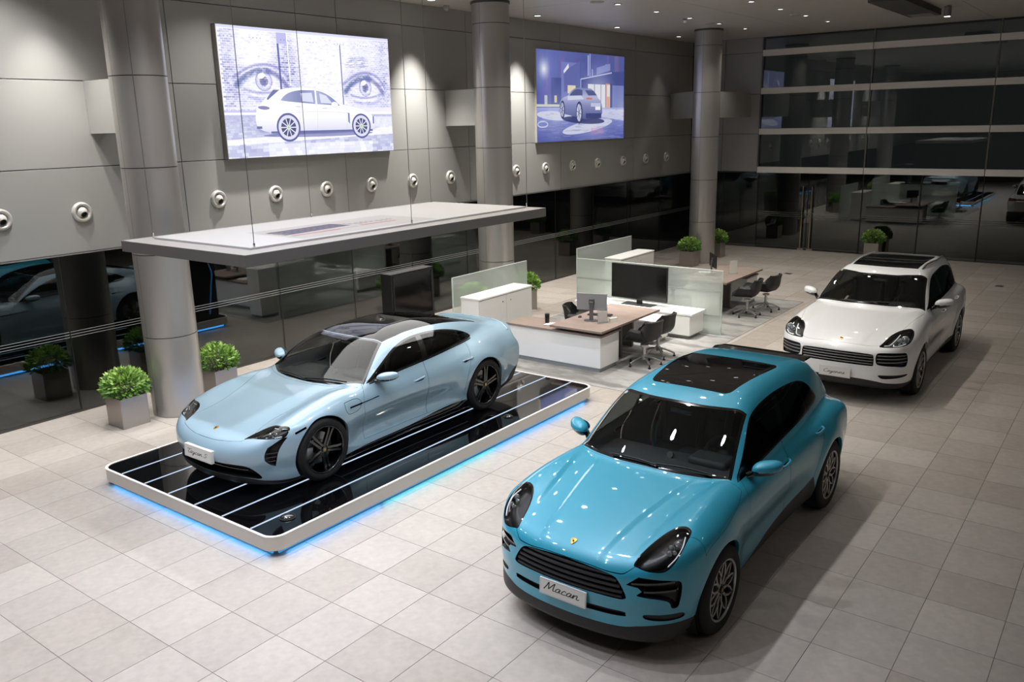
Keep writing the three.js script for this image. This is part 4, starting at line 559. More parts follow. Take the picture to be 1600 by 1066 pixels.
// back wall: metal return at the corner, glass curtain wall with four transoms, double door
{ const w = struct('wall_back', box(WX - .2, -10.26, 2.42, CEIL, BZ - .2, BZ - .04), jointMat);
  const rows = [2.42, 3.6, 4.815, 6.06, CEIL]; for (let r = 0; r < 4; r++) for (const [a, b] of [[WX, -11.5], [-11.5, -10.26]]) part('wall_panel', rbox(a + .006, b - .006, rows[r] + .006, rows[r + 1] - .006, BZ - .04, BZ, .003, 1), panelMat, w);
  const ms = [-10.26, -6.99, -3.79, -.59, 2.61, 5.81, X1];
  const cw = struct('trim_1');
  for (const y of [2.49, 3.67, 4.9, 6.03]) for (let i = 0; i < ms.length - 1; i++) part('transom', rbox(ms[i] + .012, ms[i + 1] - .012, y - .09, y + .09, BZ - .06, BZ + .09, .004, 1), transomMat, cw);
  for (const x of ms) part('mullion', box(x - .022, x + .022, 2.4, CEIL, BZ - .06, BZ + .04), S(0x6e6b67, .4, .5), cw);
  part('head_channel', box(-10.26, X1, CEIL - .05, CEIL, BZ - .06, BZ + .03), S(0x2c2c2c, .5), cw);
  const ys = [2.58, 3.58, 3.76, 4.81, 4.99, 5.94, 6.12, CEIL - .05]; let n = 18;
  for (let i = 0; i < ms.length - 1; i++) for (let k = 0; k < 4; k++) { const g = struct('window_' + n++); part('pane', box(ms[i] + .022, ms[i + 1] - .022, ys[2 * k], ys[2 * k + 1], BZ - .02, BZ - .005), paneMat, g); }
  const low = [WX + .06, -11.4, -10.22]; for (let i = 0; i < 2; i++) { const g = struct('window_' + n++); part('pane', box(low[i] + .006, low[i + 1] - .006, .03, 2.42, BZ - .02, BZ - .005), paneMat, g); part('pane_joint', box(low[i + 1] - .008, low[i + 1] + .008, 0, 2.42, BZ - .03, BZ), S(0x0e0e0f, .5), g); }
  const l2 = [-6.99, -5.38, -3.79, -2.19, -.59, 1.01, 2.61, 4.2, 5.81, X1]; for (let i = 0; i < l2.length - 1; i++) { const g = struct('window_' + n++); part('pane', box(l2[i] + .008, l2[i + 1] - .008, .03, 2.4, BZ - .02, BZ - .005), paneMat, g); part('pane_joint', box(l2[i] - .012, l2[i] + .012, 0, 2.4, BZ - .04, BZ + .02), S(0x0b0b0c, .5), g); for (const y of [1.04, 1.10, 1.16]) part('safety_line', box(l2[i] + .008, l2[i + 1] - .008, y, y + .012, BZ - .005, BZ - .004), S(0x6c6e6e, .6), g); }
  [[-10.2, -8.61], [-8.59, -7.0]].forEach(([a, b], i) => { const d = struct('door_' + (i + 1)); part('pane', box(a, b, .05, 2.4, BZ - .02, BZ - .005), paneMat, d); part('bottom_rail', box(a, b, .01, .05, BZ - .03, BZ + .005), S(0x1b1b1c, .4, .4), d); const hx = i ? -8.46 : -8.74; const h = part('door_handle', rod([hx, .06, BZ + .08], [hx, 2.0, BZ + .08], .02, 12), S(0xb9a98c, .25, .9), d); part('handle_mount', merge([.3, 1.75].map(y => rod([hx, y, BZ - .005], [hx, y, BZ + .08], .01, 8))), M.chrome, h); part('floor_lock', box(hx - .09, hx + .09, .0, .05, BZ - .005, BZ + .03), S(0xb5aea6, .4, .5), d);
    for (const y of [1.04, 1.10, 1.16]) part('safety_line', box(a, b, y, y + .012, BZ - .005, BZ - .004), S(0x6c6e6e, .6), d); });
  struct('baseboard_back', box(WX, X1, 0, .03, BZ - .03, BZ + .01), S(0x55524e, .4, .6));
}
struct('wall_right', box(X1, X1 + .2, -.1, CEIL + .2, BZ - .2, Z1 + .2), S(0x5d5a57, .7));
struct('wall_front', box(WX - .3, X1 + .2, -.1, CEIL + .2, Z1, Z1 + .2), S(0x6a6764, .7));
struct('ground', box(WX - 30, X1 + 30, -.4, -.15, BZ - 40, Z1 + 10), S(0x121212, .9));
// three round columns clad in half-round steel shells, and the boxed ties to the walls
function column(x, z, r, label) {
  const t = thing('column', label, 'column', undefined, [x, 0, z]); const R = [0.0, 1.2, 2.4, 3.6, 4.815, 6.06, CEIL];
  part('core', cyl(r - .012, r - .012, CEIL, 40).translate(0, CEIL / 2, 0), jointMat, t);
  for (let i = 0; i < 6; i++) for (const a of [0, 1]) { const h = R[i + 1] - R[i] - .012, g = new THREE.CylinderGeometry(r, r, h, 48, 1, true, a * Math.PI + .006, Math.PI - .012); part('column_shell', merge([g, new THREE.RingGeometry(r - .02, r, 24, 1, 0, Math.PI).rotateX(-Math.PI / 2).rotateY(-Math.PI / 2 + a * Math.PI).translate(0, h / 2, 0)]).translate(0, (R[i] + R[i + 1]) / 2, 0), steel, t).rotation.y = .05; }
  part('ceiling_collar', cyl(r + .02, r + .02, .05, 40).translate(0, CEIL - .025, 0), S(0x555351, .5, .4), t);
  return t;
}
column(-11.34, -6.6, .375, 'round brushed-steel column at the left beside the platform canopy');
column(-11.34, -14.45, .385, 'round brushed-steel column between the two lit wall posters');
column(-10.47, -23.15, .375, 'round brushed-steel column at the far corner beside the glass wall');
{ const tie = (a, b, y0, y1, w, label) => { const d = Math.hypot(b[0] - a[0], b[1] - a[1]), t = thing('wall_tie_box', label, 'metal box', undefined, [(a[0] + b[0]) / 2, (y0 + y1) / 2, (a[1] + b[1]) / 2], Math.atan2(b[0] - a[0], b[1] - a[1])); part('casing', rbox(-w / 2, w / 2, -(y1 - y0) / 2, (y1 - y0) / 2, -d / 2, d / 2, .004, 1), panelMat2, t); part('end_flange', box(-w / 2 - .01, w / 2 + .01, -(y1 - y0) / 2 - .01, (y1 - y0) / 2 + .01, d / 2 - .012, d / 2 - .002), panelMat, t); };
  tie([-11.68, -6.6], [WX, -6.6], 4.07, 4.81, .24, 'boxed metal tie joining the left column to the panelled wall');
  tie([-11.69, -14.5], [WX, -14.5], 4.06, 4.81, .24, 'boxed metal tie joining the middle column to the panelled wall');
  tie([-10.74, -23.41], [WX + .02, -25.3], 4.12, 4.88, .24, 'boxed metal tie running from the far column to the panelled wall');
  tie([-10.62, -23.50], [-10.72, BZ], 4.12, 4.86, .24, 'boxed metal tie running from the far column back to the glass wall'); }
// ball-jet air nozzles along the bulkhead
{ const zs = [-5.06, -6.18, -8.5, -9.68, -10.87, -12.04, -13.24, -14.46, -16.92, -18.18, -19.45, -20.74, -22.18, -23.56, -24.94];
  const names = ['first air nozzle at the left picture edge', 'second air nozzle, just left of the left column', 'air nozzle nearest to the right of the left column', 'second air nozzle right of the left column', 'third air nozzle right of the left column', 'fourth air nozzle right of the left column', 'second air nozzle left of the middle column', 'air nozzle just left of the middle column', 'air nozzle just right of the middle column', 'second air nozzle right of the middle column', 'third air nozzle right of the middle column', 'fourth air nozzle right of the middle column', 'third air nozzle left of the far column', 'second air nozzle left of the far column', 'air nozzle just left of the far column'];
  const ring = new THREE.LatheGeometry([[.075, .0], [.085, .03], [.10, .045], [.118, .04], [.13, .02], [.132, 0]].map(p => new THREE.Vector2(...p)), 40).rotateZ(-Math.PI / 2), cup = new THREE.LatheGeometry([[.0, -.03], [.085, -.03], [.094, .02]].map(p => new THREE.Vector2(...p)), 32).rotateZ(-Math.PI / 2), ball = new THREE.SphereGeometry(.085, 28, 14, 0, 6.2832, .53, 1.22).rotateZ(-Math.PI / 2), bore = new THREE.LatheGeometry([[.044, .064], [.044, .075], [.048, .076], [.051, .068]].map(p => new THREE.Vector2(...p)), 28).rotateZ(-Math.PI / 2), hole = new THREE.CircleGeometry(.048, 24).rotateY(Math.PI / 2).translate(.066, 0, 0);
  zs.forEach((z, i) => { const t = thing('air_nozzle', names[i] + ', on the metal bulkhead', 'air nozzle', 'ball-jet air nozzles along the bulkhead', [WX, 2.955, z]); part('ring', ring.clone().scale(1, 1.12, 1.12), S(0xd2cfca, .3, .35), t); part('cup', cup, dark, t); const b = part('ball', ball, S(0xd6d3ce, .35, .2), t); b.position.x = -.012; b.rotation.z = -.5; b.rotation.y = .12; part('bore', hole, S(0x050505, .9), b); part('bore_rim', bore, S(0x8a8680, .4, .5), b); }); }
// ---------------------------------------------------------------- display platform, canopy, posters, totem
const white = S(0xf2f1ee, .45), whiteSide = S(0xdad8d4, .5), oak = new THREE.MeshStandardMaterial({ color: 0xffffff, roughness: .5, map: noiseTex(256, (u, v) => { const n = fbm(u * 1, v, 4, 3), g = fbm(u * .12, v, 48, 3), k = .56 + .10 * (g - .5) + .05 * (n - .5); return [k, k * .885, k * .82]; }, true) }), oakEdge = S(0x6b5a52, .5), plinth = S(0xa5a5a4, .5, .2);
function roundRect(x0, x1, z0, z1, r) { const s = new THREE.Shape(); s.moveTo(x0 + r, -z0); s.lineTo(x1 - r, -z0); s.absarc(x1 - r, -z0 - r, r, Math.PI / 2, 0, true); s.lineTo(x1, -z1 + r); s.absarc(x1 - r, -z1 + r, r, 0, -Math.PI / 2, true); s.lineTo(x0 + r, -z1); s.absarc(x0 + r, -z1 + r, r, -Math.PI / 2, -Math.PI, true); s.lineTo(x0, -z0 - r); s.absarc(x0 + r, -z0 - r, r, Math.PI, Math.PI / 2, true); return s; }
const slab = (s, y0, y1, bev = 0) => new THREE.ExtrudeGeometry(s, { depth: y1 - y0 - 2 * bev, bevelEnabled: bev > 0, bevelSize: bev, bevelThickness: bev, bevelSegments: 2, curveSegments: 12 }).rotateX(-Math.PI / 2).translate(0, y0 + bev, 0);
const PX0 = -9.62, PX1 = -6.38, PZ0 = -10.43, PZ1 = -4.49;
{ const t = thing('display_platform', 'low black-topped display platform with white rim and blue glow, under the ice blue car', 'platform');
  const outer = roundRect(PX0, PX1, PZ0, PZ1, .16), inner = roundRect(PX0 + .03, PX1 - .03, PZ0 + .03, PZ1 - .03, .14), band = roundRect(PX0, PX1, PZ0, PZ1, .16); band.holes.push(roundRect(PX0 + .028, PX1 - .028, PZ0 + .028, PZ1 - .028, .135));
  part('rim', slab(band, .07, .222), S(0xcfc7be, .4), t); part('rim_edge', slab((() => { const q = roundRect(PX0 - .002, PX1 + .002, PZ0 - .002, PZ1 + .002, .162); q.holes.push(roundRect(PX0 + .022, PX1 - .022, PZ0 + .022, PZ1 - .022, .14)); return q; })(), .214, .2245), S(0xf6f4f0, .35), t);
  part('deck', slab(inner, .07, .218), PM({ color: 0x08080a, roughness: .06, clearcoat: 1, clearcoatRoughness: .03 }), t); part('foot', box(PX0 + .25, PX1 - .25, 0, .08, PZ0 + .25, PZ1 - .25), S(0x222222, .8), t);
  const glow = new THREE.MeshStandardMaterial({ color: 0x000000, emissive: lin(.62, .78, 1), emissiveIntensity: .95 });
  for (const x of [-9.2, -8.715, -8.235, -7.735, -7.25, -6.77]) part('light_line', box(x - .0125, x + .0125, .215, .2195, PZ0 + .04, PZ1 - .04), glow, t);
  // under-rim glow
  const blue = new THREE.MeshStandardMaterial({ color: 0x000000, emissive: lin(.10, .40, .85), emissiveIntensity: .7 }), q = .12;
  for (const [a, b, c, d] of [[PX0 + q, PX1 - q, PZ1 - .09, PZ1 - .07], [PX0 + q, PX1 - q, PZ0 + .07, PZ0 + .09], [PX0 + .07, PX0 + .09, PZ0 + q, PZ1 - q], [PX1 - .09, PX1 - .07, PZ0 + q, PZ1 - q]]) part('glow_strip', box(a, b, .012, .066, c, d), blue, t);
  const L = (w, x, z, ry, k) => { const r = new THREE.RectAreaLight(lin(...k), 6.5, w, .05); r.position.set(x, .042, z); r.lookAt(x + Math.sin(ry) * 1, -.35, z + Math.cos(ry) * 1); t.add(r); };
  L(PX1 - PX0 - .3, (PX0 + PX1) / 2, PZ1 - .06, 0, [.10, .42, 1]); L(PX1 - PX0 - .3, (PX0 + PX1) / 2, PZ0 + .06, Math.PI, [.10, .42, 1]); L(PZ1 - PZ0 - .3, PX0 + .06, (PZ0 + PZ1) / 2, -Math.PI / 2, [.08, .4, 1]);
  L(2.2, PX1 - .06, PZ0 + 1.3, Math.PI / 2, [.10, .42, 1]); L(2.0, PX1 - .06, PZ0 + 3.4, Math.PI / 2, [.10, .60, .75]); L(1.3, PX1 - .06, PZ1 - .85, Math.PI / 2, [.10, .42, 1]);
  const sp = thing('floor_spotlight', 'small dark glass puck on the platform corner nearest the camera', 'puck', undefined, [-6.66, .218, -4.9]); part('dome', new THREE.SphereGeometry(.075, 24, 10, 0, 6.2832, 0, Math.PI / 2).scale(1, .55, 1), PM({ color: 0x222428, roughness: .1, clearcoat: 1 }), sp); part('base', cyl(.085, .085, .01, 24).translate(0, .005, 0), M.plastic, sp);
  const sp2 = thing('floor_spotlight', 'small dark glass puck on the far end of the platform', 'puck', undefined, [-6.62, .218, -8.6]); part('dome', new THREE.SphereGeometry(.055, 24, 10, 0, 6.2832, 0, Math.PI / 2).scale(1, .5, 1), PM({ color: 0x222428, roughness: .1, clearcoat: 1 }), sp2); part('base', cyl(.062, .062, .01, 24).translate(0, .005, 0), M.plastic, sp2);
}
{ const CX0 = -9.16, CX1 = -6.90, CZ0 = -9.96, CZ1 = -4.88, Y0 = 2.788, Y1 = 2.907;
  const t = thing('canopy', 'white rectangular light canopy hung on thin wires above the ice blue car', 'canopy');
  part('frame', merge([rbox(CX0, CX0 + .1, Y0, Y1, CZ0, CZ1, .003, 1), rbox(CX1 - .1, CX1, Y0, Y1, CZ0, CZ1, .003, 1), rbox(CX0 + .1, CX1 - .1, Y0, Y1, CZ0, CZ0 + .1, .003, 1), rbox(CX0 + .1, CX1 - .1, Y0, Y1, CZ1 - .1, CZ1, .003, 1)]), S(0x5f5b58, .5), t);
  part('top_board', box(CX0 + .001, CX1 - .001, Y1 - .012, Y1 + .002, CZ0 + .001, CZ1 - .001), S(0x8f8a85, .5), t);
  const pr = part('raised_panel', rbox(-8.92, -7.16, Y1, Y1 + .025, -9.83, -5.14, .004, 1), S(0xa6a3a0, .5), t);
  const print = canvasTex(768, 288, (g, w, h) => { g.fillStyle = '#f4f2ef'; g.fillRect(0, 0, w, h); for (let i = 0; i < 4; i++) for (let j = 0; j < 13; j++) { const k = (i * 7 + j * 5) % 4; g.fillStyle = ['#3d3350', '#554a6c', '#7c7392', '#463c5c'][k]; g.fillRect(28 + j * 28, 70 + i * 26 - j * 1.5, 26, 22); } g.fillStyle = '#5b4f72'; g.beginPath(); g.moveTo(20, 175); g.lineTo(400, 150); g.lineTo(395, 62); g.lineTo(32, 66); g.lineTo(70, 80); g.lineTo(60, 160); g.fill(); g.fillStyle = '#8f88a6'; for (let j = 0; j < 9; j++) { g.fillRect(70 + j * 34, 90, 22, 18); g.fillRect(70 + j * 34, 125, 22, 14); } g.strokeStyle = '#6b6674'; g.lineWidth = 3; for (let j = 0; j < 15; j++) { g.strokeRect(420 + j * 17, 90 + (j * 13) % 30 + j * 1.4, 12, 34 - j); } g.fillStyle = 'rgba(226,110,110,.75)'; g.fillRect(30, 196, 250, 16); g.fillRect(420, 172, 220, 18); g.fillStyle = 'rgba(150,90,160,.4)'; g.fillRect(200, 190, 190, 10); });
  const p = part('printed_graphic', new THREE.PlaneGeometry(2.15, 1.0).rotateX(-Math.PI / 2).rotateY(Math.PI / 2), new THREE.MeshStandardMaterial({ color: 0x9d9a97, map: print, roughness: .5 }), pr); p.position.set(-7.74, Y1 + .0265, -6.95);
  part('light_panel', box(CX0 + .1, CX1 - .1, Y0 + .03, Y0 + .04, CZ0 + .1, CZ1 - .1), new THREE.MeshStandardMaterial({ color: 0xdddddd, emissive: lin(1, .98, .96), emissiveIntensity: 2.5 }), t);
  const r = new THREE.RectAreaLight(lin(1, .98, .96), .8, CX1 - CX0 - .24, CZ1 - CZ0 - .24); r.position.set((CX0 + CX1) / 2, Y0 + .02, (CZ0 + CZ1) / 2); r.lookAt(r.position.x, 0, r.position.z); t.add(r);
  for (const x of [-9.02, -7.17]) for (const z of [-5.19, -7.48, -9.87]) { part('suspension_wire', rod([x, Y1, z], [x, CEIL, z], .004, 6), S(0x8f8d8a, .35, .8), t); part('wire_clamp', cyl(.012, .012, .05, 10).translate(x, Y1 + .04, z), M.chrome, t); }
}
// lit posters
function lightbox(z0, z1, y0, y1, d, tex, label, frameMat, glow) {
  const t = thing('poster_lightbox', label, 'poster', undefined, [WX, (y0 + y1) / 2, (z0 + z1) / 2]); const w = z1 - z0, h = y1 - y0;
  part('frame', rbox(0, d, -h / 2, h / 2, -w / 2, w / 2, .004, 1), frameMat, t); const f = part('lit_print', new THREE.PlaneGeometry(w - .02, h - .02).rotateY(Math.PI / 2).translate(d + .002, 0, 0), new THREE.MeshStandardMaterial({ color: 0x000000, roughness: .5, emissive: 0xffffff, emissiveMap: tex, emissiveIntensity: glow }), t);
  const r = new THREE.RectAreaLight(lin(.8, .84, 1), .28 * glow, w, h); r.position.set(d + .02, 0, 0); t.add(r); r.lookAt(WX + 6, (y0 + y1) / 2, (z0 + z1) / 2); return t;
}
const eyePoster = canvasTex(1408, 816, (g, w, h) => {
  g.fillStyle = '#f4f3ff'; g.fillRect(0, 0, w, h); let s = 7; const R = () => (s = (s * 16807) % 2147483647) / 2147483647;
  const ink = (a, k = 0) => `rgba(${88 + k},${92 + k},${156 + k},${a})`;
  // bricks, denser in the painted zones
  const dens = (x, y) => { let d = .10; d += .55 * Math.exp(-(((x - 330) / 260) ** 2) - (((y - 330) / 130) ** 2)); d += .5 * Math.exp(-(((x - 1150) / 230) ** 2) - (((y - 350) / 110) ** 2)); d += .35 * Math.exp(-(((x - 40) / 90) ** 2)); d += .5 * Math.exp(-(((x - 480) / 90) ** 2) - (((y - 240) / 220) ** 2)); d += .25 * Math.exp(-(((x - 1330) / 60) ** 2)); d -= .5 * Math.exp(-(((x - 230) / 130) ** 2) - (((y - 130) / 110) ** 2)); d -= .6 * Math.exp(-(((x - 760) / 160) ** 2)); return d; };
  for (let y = 20; y < 500; y += 14) for (let x = (y / 14 % 2) * 14; x < w; x += 28) { const d = dens(x, y) * (.45 + .9 * R()); if (d > .05) { g.fillStyle = ink(Math.min(.85, d), R() * 60); g.fillRect(x + 1, y + 1, 26, 11.5); } }
  // two painted eyes
  const soft = (pts, wd, a, k) => { for (let q = 0; q < 26; q++) { g.strokeStyle = ink(a / 9, k); g.lineWidth = wd * (.25 + 1.3 * R()); g.beginPath(); const dx = (R() - .5) * wd * .8, dy = (R() - .5) * wd * .8; g.moveTo(pts[0] + dx, pts[1] + dy); g.quadraticCurveTo(pts[2] + dx, pts[3] + dy * .6, pts[4] + dx, pts[5] + dy); g.stroke(); } };
  const eye = (cx, cy, k) => { g.save(); g.translate(cx, cy); g.scale(k, 1); g.lineCap = 'round'; const wg = g.createRadialGradient(0, 8, 10, 0, 8, 190); wg.addColorStop(0, 'rgba(250,250,255,.95)'); wg.addColorStop(.6, 'rgba(246,246,255,.7)'); wg.addColorStop(1, 'rgba(246,246,255,0)'); g.fillStyle = wg; g.fillRect(-190, -70, 380, 170);
    soft([-205, 30, -90, -84, 40, -62], 30, .62, -6); soft([30, -62, 130, -46, 180, 44], 26, .58, 0); soft([-220, -18, -70, -122, 60, -100], 14, .6, 40); soft([60, -100, 160, -80, 205, 6], 12, .55, 40); soft([-150, 56, 0, 96, 150, 48], 12, .5, 50); soft([-120, 100, 10, 140, 150, 90], 16, .25, 60);
    const ig = g.createRadialGradient(-2, 4, 8, -2, 0, 66); ig.addColorStop(0, ink(.8, -30)); ig.addColorStop(.36, ink(.7, -20)); ig.addColorStop(.5, ink(.35, 90)); ig.addColorStop(.78, ink(.45, 60)); ig.addColorStop(.92, ink(.6, 0)); ig.addColorStop(1, ink(0, 0)); g.fillStyle = ig; g.beginPath(); g.arc(-2, 0, 66, 0, 7); g.fill(); g.fillStyle = 'rgba(255,255,255,.95)'; g.beginPath(); g.ellipse(-18, -32, 28, 17, -.25, 0, 7); g.fill(); g.fillStyle = 'rgba(255,255,255,.5)'; g.beginPath(); g.ellipse(24, 28, 18, 9, -.4, 0, 7); g.fill(); g.restore(); };
  eye(310, 330, 1); eye(1165, 355, .92); for (let i = 0; i < 60; i++) { g.strokeStyle = ink(.25 + .3 * R(), 20); g.lineWidth = 3; const x = 985 + R() * 180, y = 150 + R() * 70; g.beginPath(); g.moveTo(x, y); g.lineTo(x + 30 + R() * 30, y - 10 + R() * 8); g.stroke(); }
  g.fillStyle = 'rgba(248,248,255,.42)'; for (let y = 20; y < 500; y += 14) { g.fillRect(0, y, w, 2); for (let x = (y / 14 % 2) * 14; x < w; x += 28) g.fillRect(x, y, 1.6, 14); } for (let i = 0; i < 1400; i++) { const x = R() * w, y = 20 + R() * 480; g.fillStyle = R() > .5 ? 'rgba(250,250,255,.35)' : ink(.10, 20); g.fillRect(x, y, 10 + R() * 22, 3 + R() * 9); }
  // piers, coping and the dotted ties
  g.fillStyle = ink(.85, -10); g.fillRect(430, 60, 14, 420); g.fillRect(948, 70, 8, 520); g.fillStyle = '#bdbbe8'; g.fillRect(430, 20, 78, 70); g.fillStyle = '#fff'; g.fillRect(508, 20, 8, 330); g.fillStyle = ink(.3, 60); g.fillRect(0, 0, w, 16); g.fillStyle = ink(.6); for (let x = 20; x < w; x += 26) if ((x % 220) < 110) g.fillRect(x, 62, 6, 6);
  g.fillStyle = '#eceaff'; g.fillRect(0, 500, w, 30); g.fillStyle = ink(.35, 30); for (let x = 0; x < 230; x += 5) g.fillRect(x, 505 + R() * 14, 5, 24); g.fillStyle = '#fbfbff'; g.fillRect(0, 530, w, 12);
  // street setts
  g.fillStyle = '#b9bcdc'; g.fillRect(0, 545, w, h - 545); for (let y = 546, r = 7, q = 0; y < h; y += r, r *= 1.07, q++) for (let x = -60; x < w + 60; x += r * 2.2) { const k = R() * 62 * (.4 + .6 * ((y - 545) / 270)); g.fillStyle = `rgb(${178 + k},${181 + k},${218 + k * .5})`; g.fillRect(x + (q % 2) * r * 1.1, y, r * 2.2 - 1.6, r - 1.4); } g.fillStyle = 'rgba(255,255,255,.75)'; g.beginPath(); g.moveTo(0, 700); g.lineTo(w, 640); g.lineTo(w, 690); g.lineTo(0, 735); g.fill(); g.fillStyle = 'rgba(255,255,255,.55)'; g.fillRect(300, 735, 900, 80); g.fillRect(1060, 560, 350, 90);
  // the white estate car
  const sh = g.createRadialGradient(730, 690, 30, 730, 690, 560); sh.addColorStop(0, ink(.75, -25)); sh.addColorStop(.7, ink(.5, 0)); sh.addColorStop(1, ink(0, 0)); g.save(); g.translate(0, 690 * .93); g.scale(1, .07); g.translate(0, -690); g.fillStyle = sh; g.fillRect(150, 100, 1250, 1200); g.restore(); g.fillStyle = ink(.55, -10); g.beginPath(); g.ellipse(740, 678, 470, 17, 0, 0, 7); g.fill();
  const bg = g.createLinearGradient(0, 365, 0, 670); bg.addColorStop(0, '#ffffff'); bg.addColorStop(.55, '#fbfbff'); bg.addColorStop(.8, '#e9e9f7'); bg.addColorStop(1, '#d3d3ea'); g.fillStyle = bg; g.beginPath(); g.moveTo(226, 612); g.bezierCurveTo(214, 570, 222, 535, 240, 506); g.bezierCurveTo(275, 460, 320, 425, 372, 398); g.bezierCurveTo(470, 362, 620, 358, 712, 368); g.bezierCurveTo(810, 384, 870, 430, 934, 476); g.bezierCurveTo(1060, 488, 1150, 510, 1206, 548); g.bezierCurveTo(1244, 580, 1246, 612, 1236, 642); g.lineTo(1180, 660); g.lineTo(350, 664); g.bezierCurveTo(270, 650, 240, 640, 226, 612); g.fill(); g.strokeStyle = '#cfd0ea'; g.lineWidth = 2; g.stroke();
  const wg2 = g.createLinearGradient(430, 0, 930, 0); wg2.addColorStop(0, '#9fa6cc'); wg2.addColorStop(.3, '#8289b6'); wg2.addColorStop(.6, '#aab0d6'); wg2.addColorStop(1, '#7d84b2'); g.fillStyle = wg2; g.beginPath(); g.moveTo(424, 452); g.bezierCurveTo(452, 410, 510, 388, 600, 382); g.lineTo(704, 382); g.lineTo(706, 474); g.bezierCurveTo(600, 466, 500, 462, 424, 452); g.fill(); g.beginPath(); g.moveTo(718, 383); g.bezierCurveTo(800, 392, 870, 436, 918, 484); g.lineTo(720, 475); g.fill(); g.fillStyle = 'rgba(238,240,252,.75)'; g.beginPath(); g.moveTo(585, 402); g.lineTo(680, 398); g.lineTo(690, 462); g.lineTo(596, 456); g.fill(); g.beginPath(); g.moveTo(742, 402); g.lineTo(800, 416); g.lineTo(852, 470); g.lineTo(752, 466); g.fill();
  g.fillStyle = '#ffffff'; g.beginPath(); g.ellipse(872, 476, 30, 18, .1, 0, 7); g.fill(); g.strokeStyle = '#b0b3d4'; g.stroke(); g.fillStyle = '#8a83ac'; g.beginPath(); g.ellipse(290, 500, 44, 12, .06, 0, 7); g.fill(); g.fillStyle = '#7e84b6'; g.beginPath(); g.moveTo(985, 532); g.lineTo(1000, 536); g.lineTo(998, 612); g.lineTo(984, 596); g.fill(); g.fillStyle = '#6c71a6'; g.fillRect(330, 652, 880, 14); g.beginPath(); g.moveTo(372, 384); g.lineTo(420, 384); g.lineTo(322, 452); g.lineTo(318, 440); g.fill(); g.fillStyle = '#6a6fa2'; g.fillRect(1216, 560, 12, 52); g.fillRect(224, 618, 40, 16);
  g.strokeStyle = '#bfc1e0'; g.lineWidth = 2; for (const x of [560, 712, 972]) { g.beginPath(); g.moveTo(x, 470); g.quadraticCurveTo(x + 12, 560, x - 6, 648); g.stroke(); } g.beginPath(); g.moveTo(420, 540); g.quadraticCurveTo(700, 512, 985, 536); g.stroke(); g.fillStyle = '#c5c7e2'; g.fillRect(540, 490, 44, 5); g.fillRect(760, 500, 44, 5);
  for (const [x, r] of [[470, 90], [1104, 84]]) { g.fillStyle = '#5e6296'; g.beginPath(); g.arc(x, 628, r * 1.05, 0, 7); g.fill(); g.fillStyle = '#d9daee'; g.beginPath(); g.arc(x, 628, r * .9, 0, 7); g.fill(); g.fillStyle = '#50527a'; g.beginPath(); g.arc(x, 628, r * .66, 0, 7); g.fill(); g.strokeStyle = '#e8e9f6'; g.lineWidth = 7; for (let i = 0; i < 10; i++) { const a = i * Math.PI / 5; g.beginPath(); g.moveTo(x, 628); g.lineTo(x + Math.cos(a) * r * .66, 628 + Math.sin(a) * r * .66); g.stroke(); } g.fillStyle = '#9ad08a'; g.beginPath(); g.arc(x, 628, 8, 0, 7); g.fill(); }
});
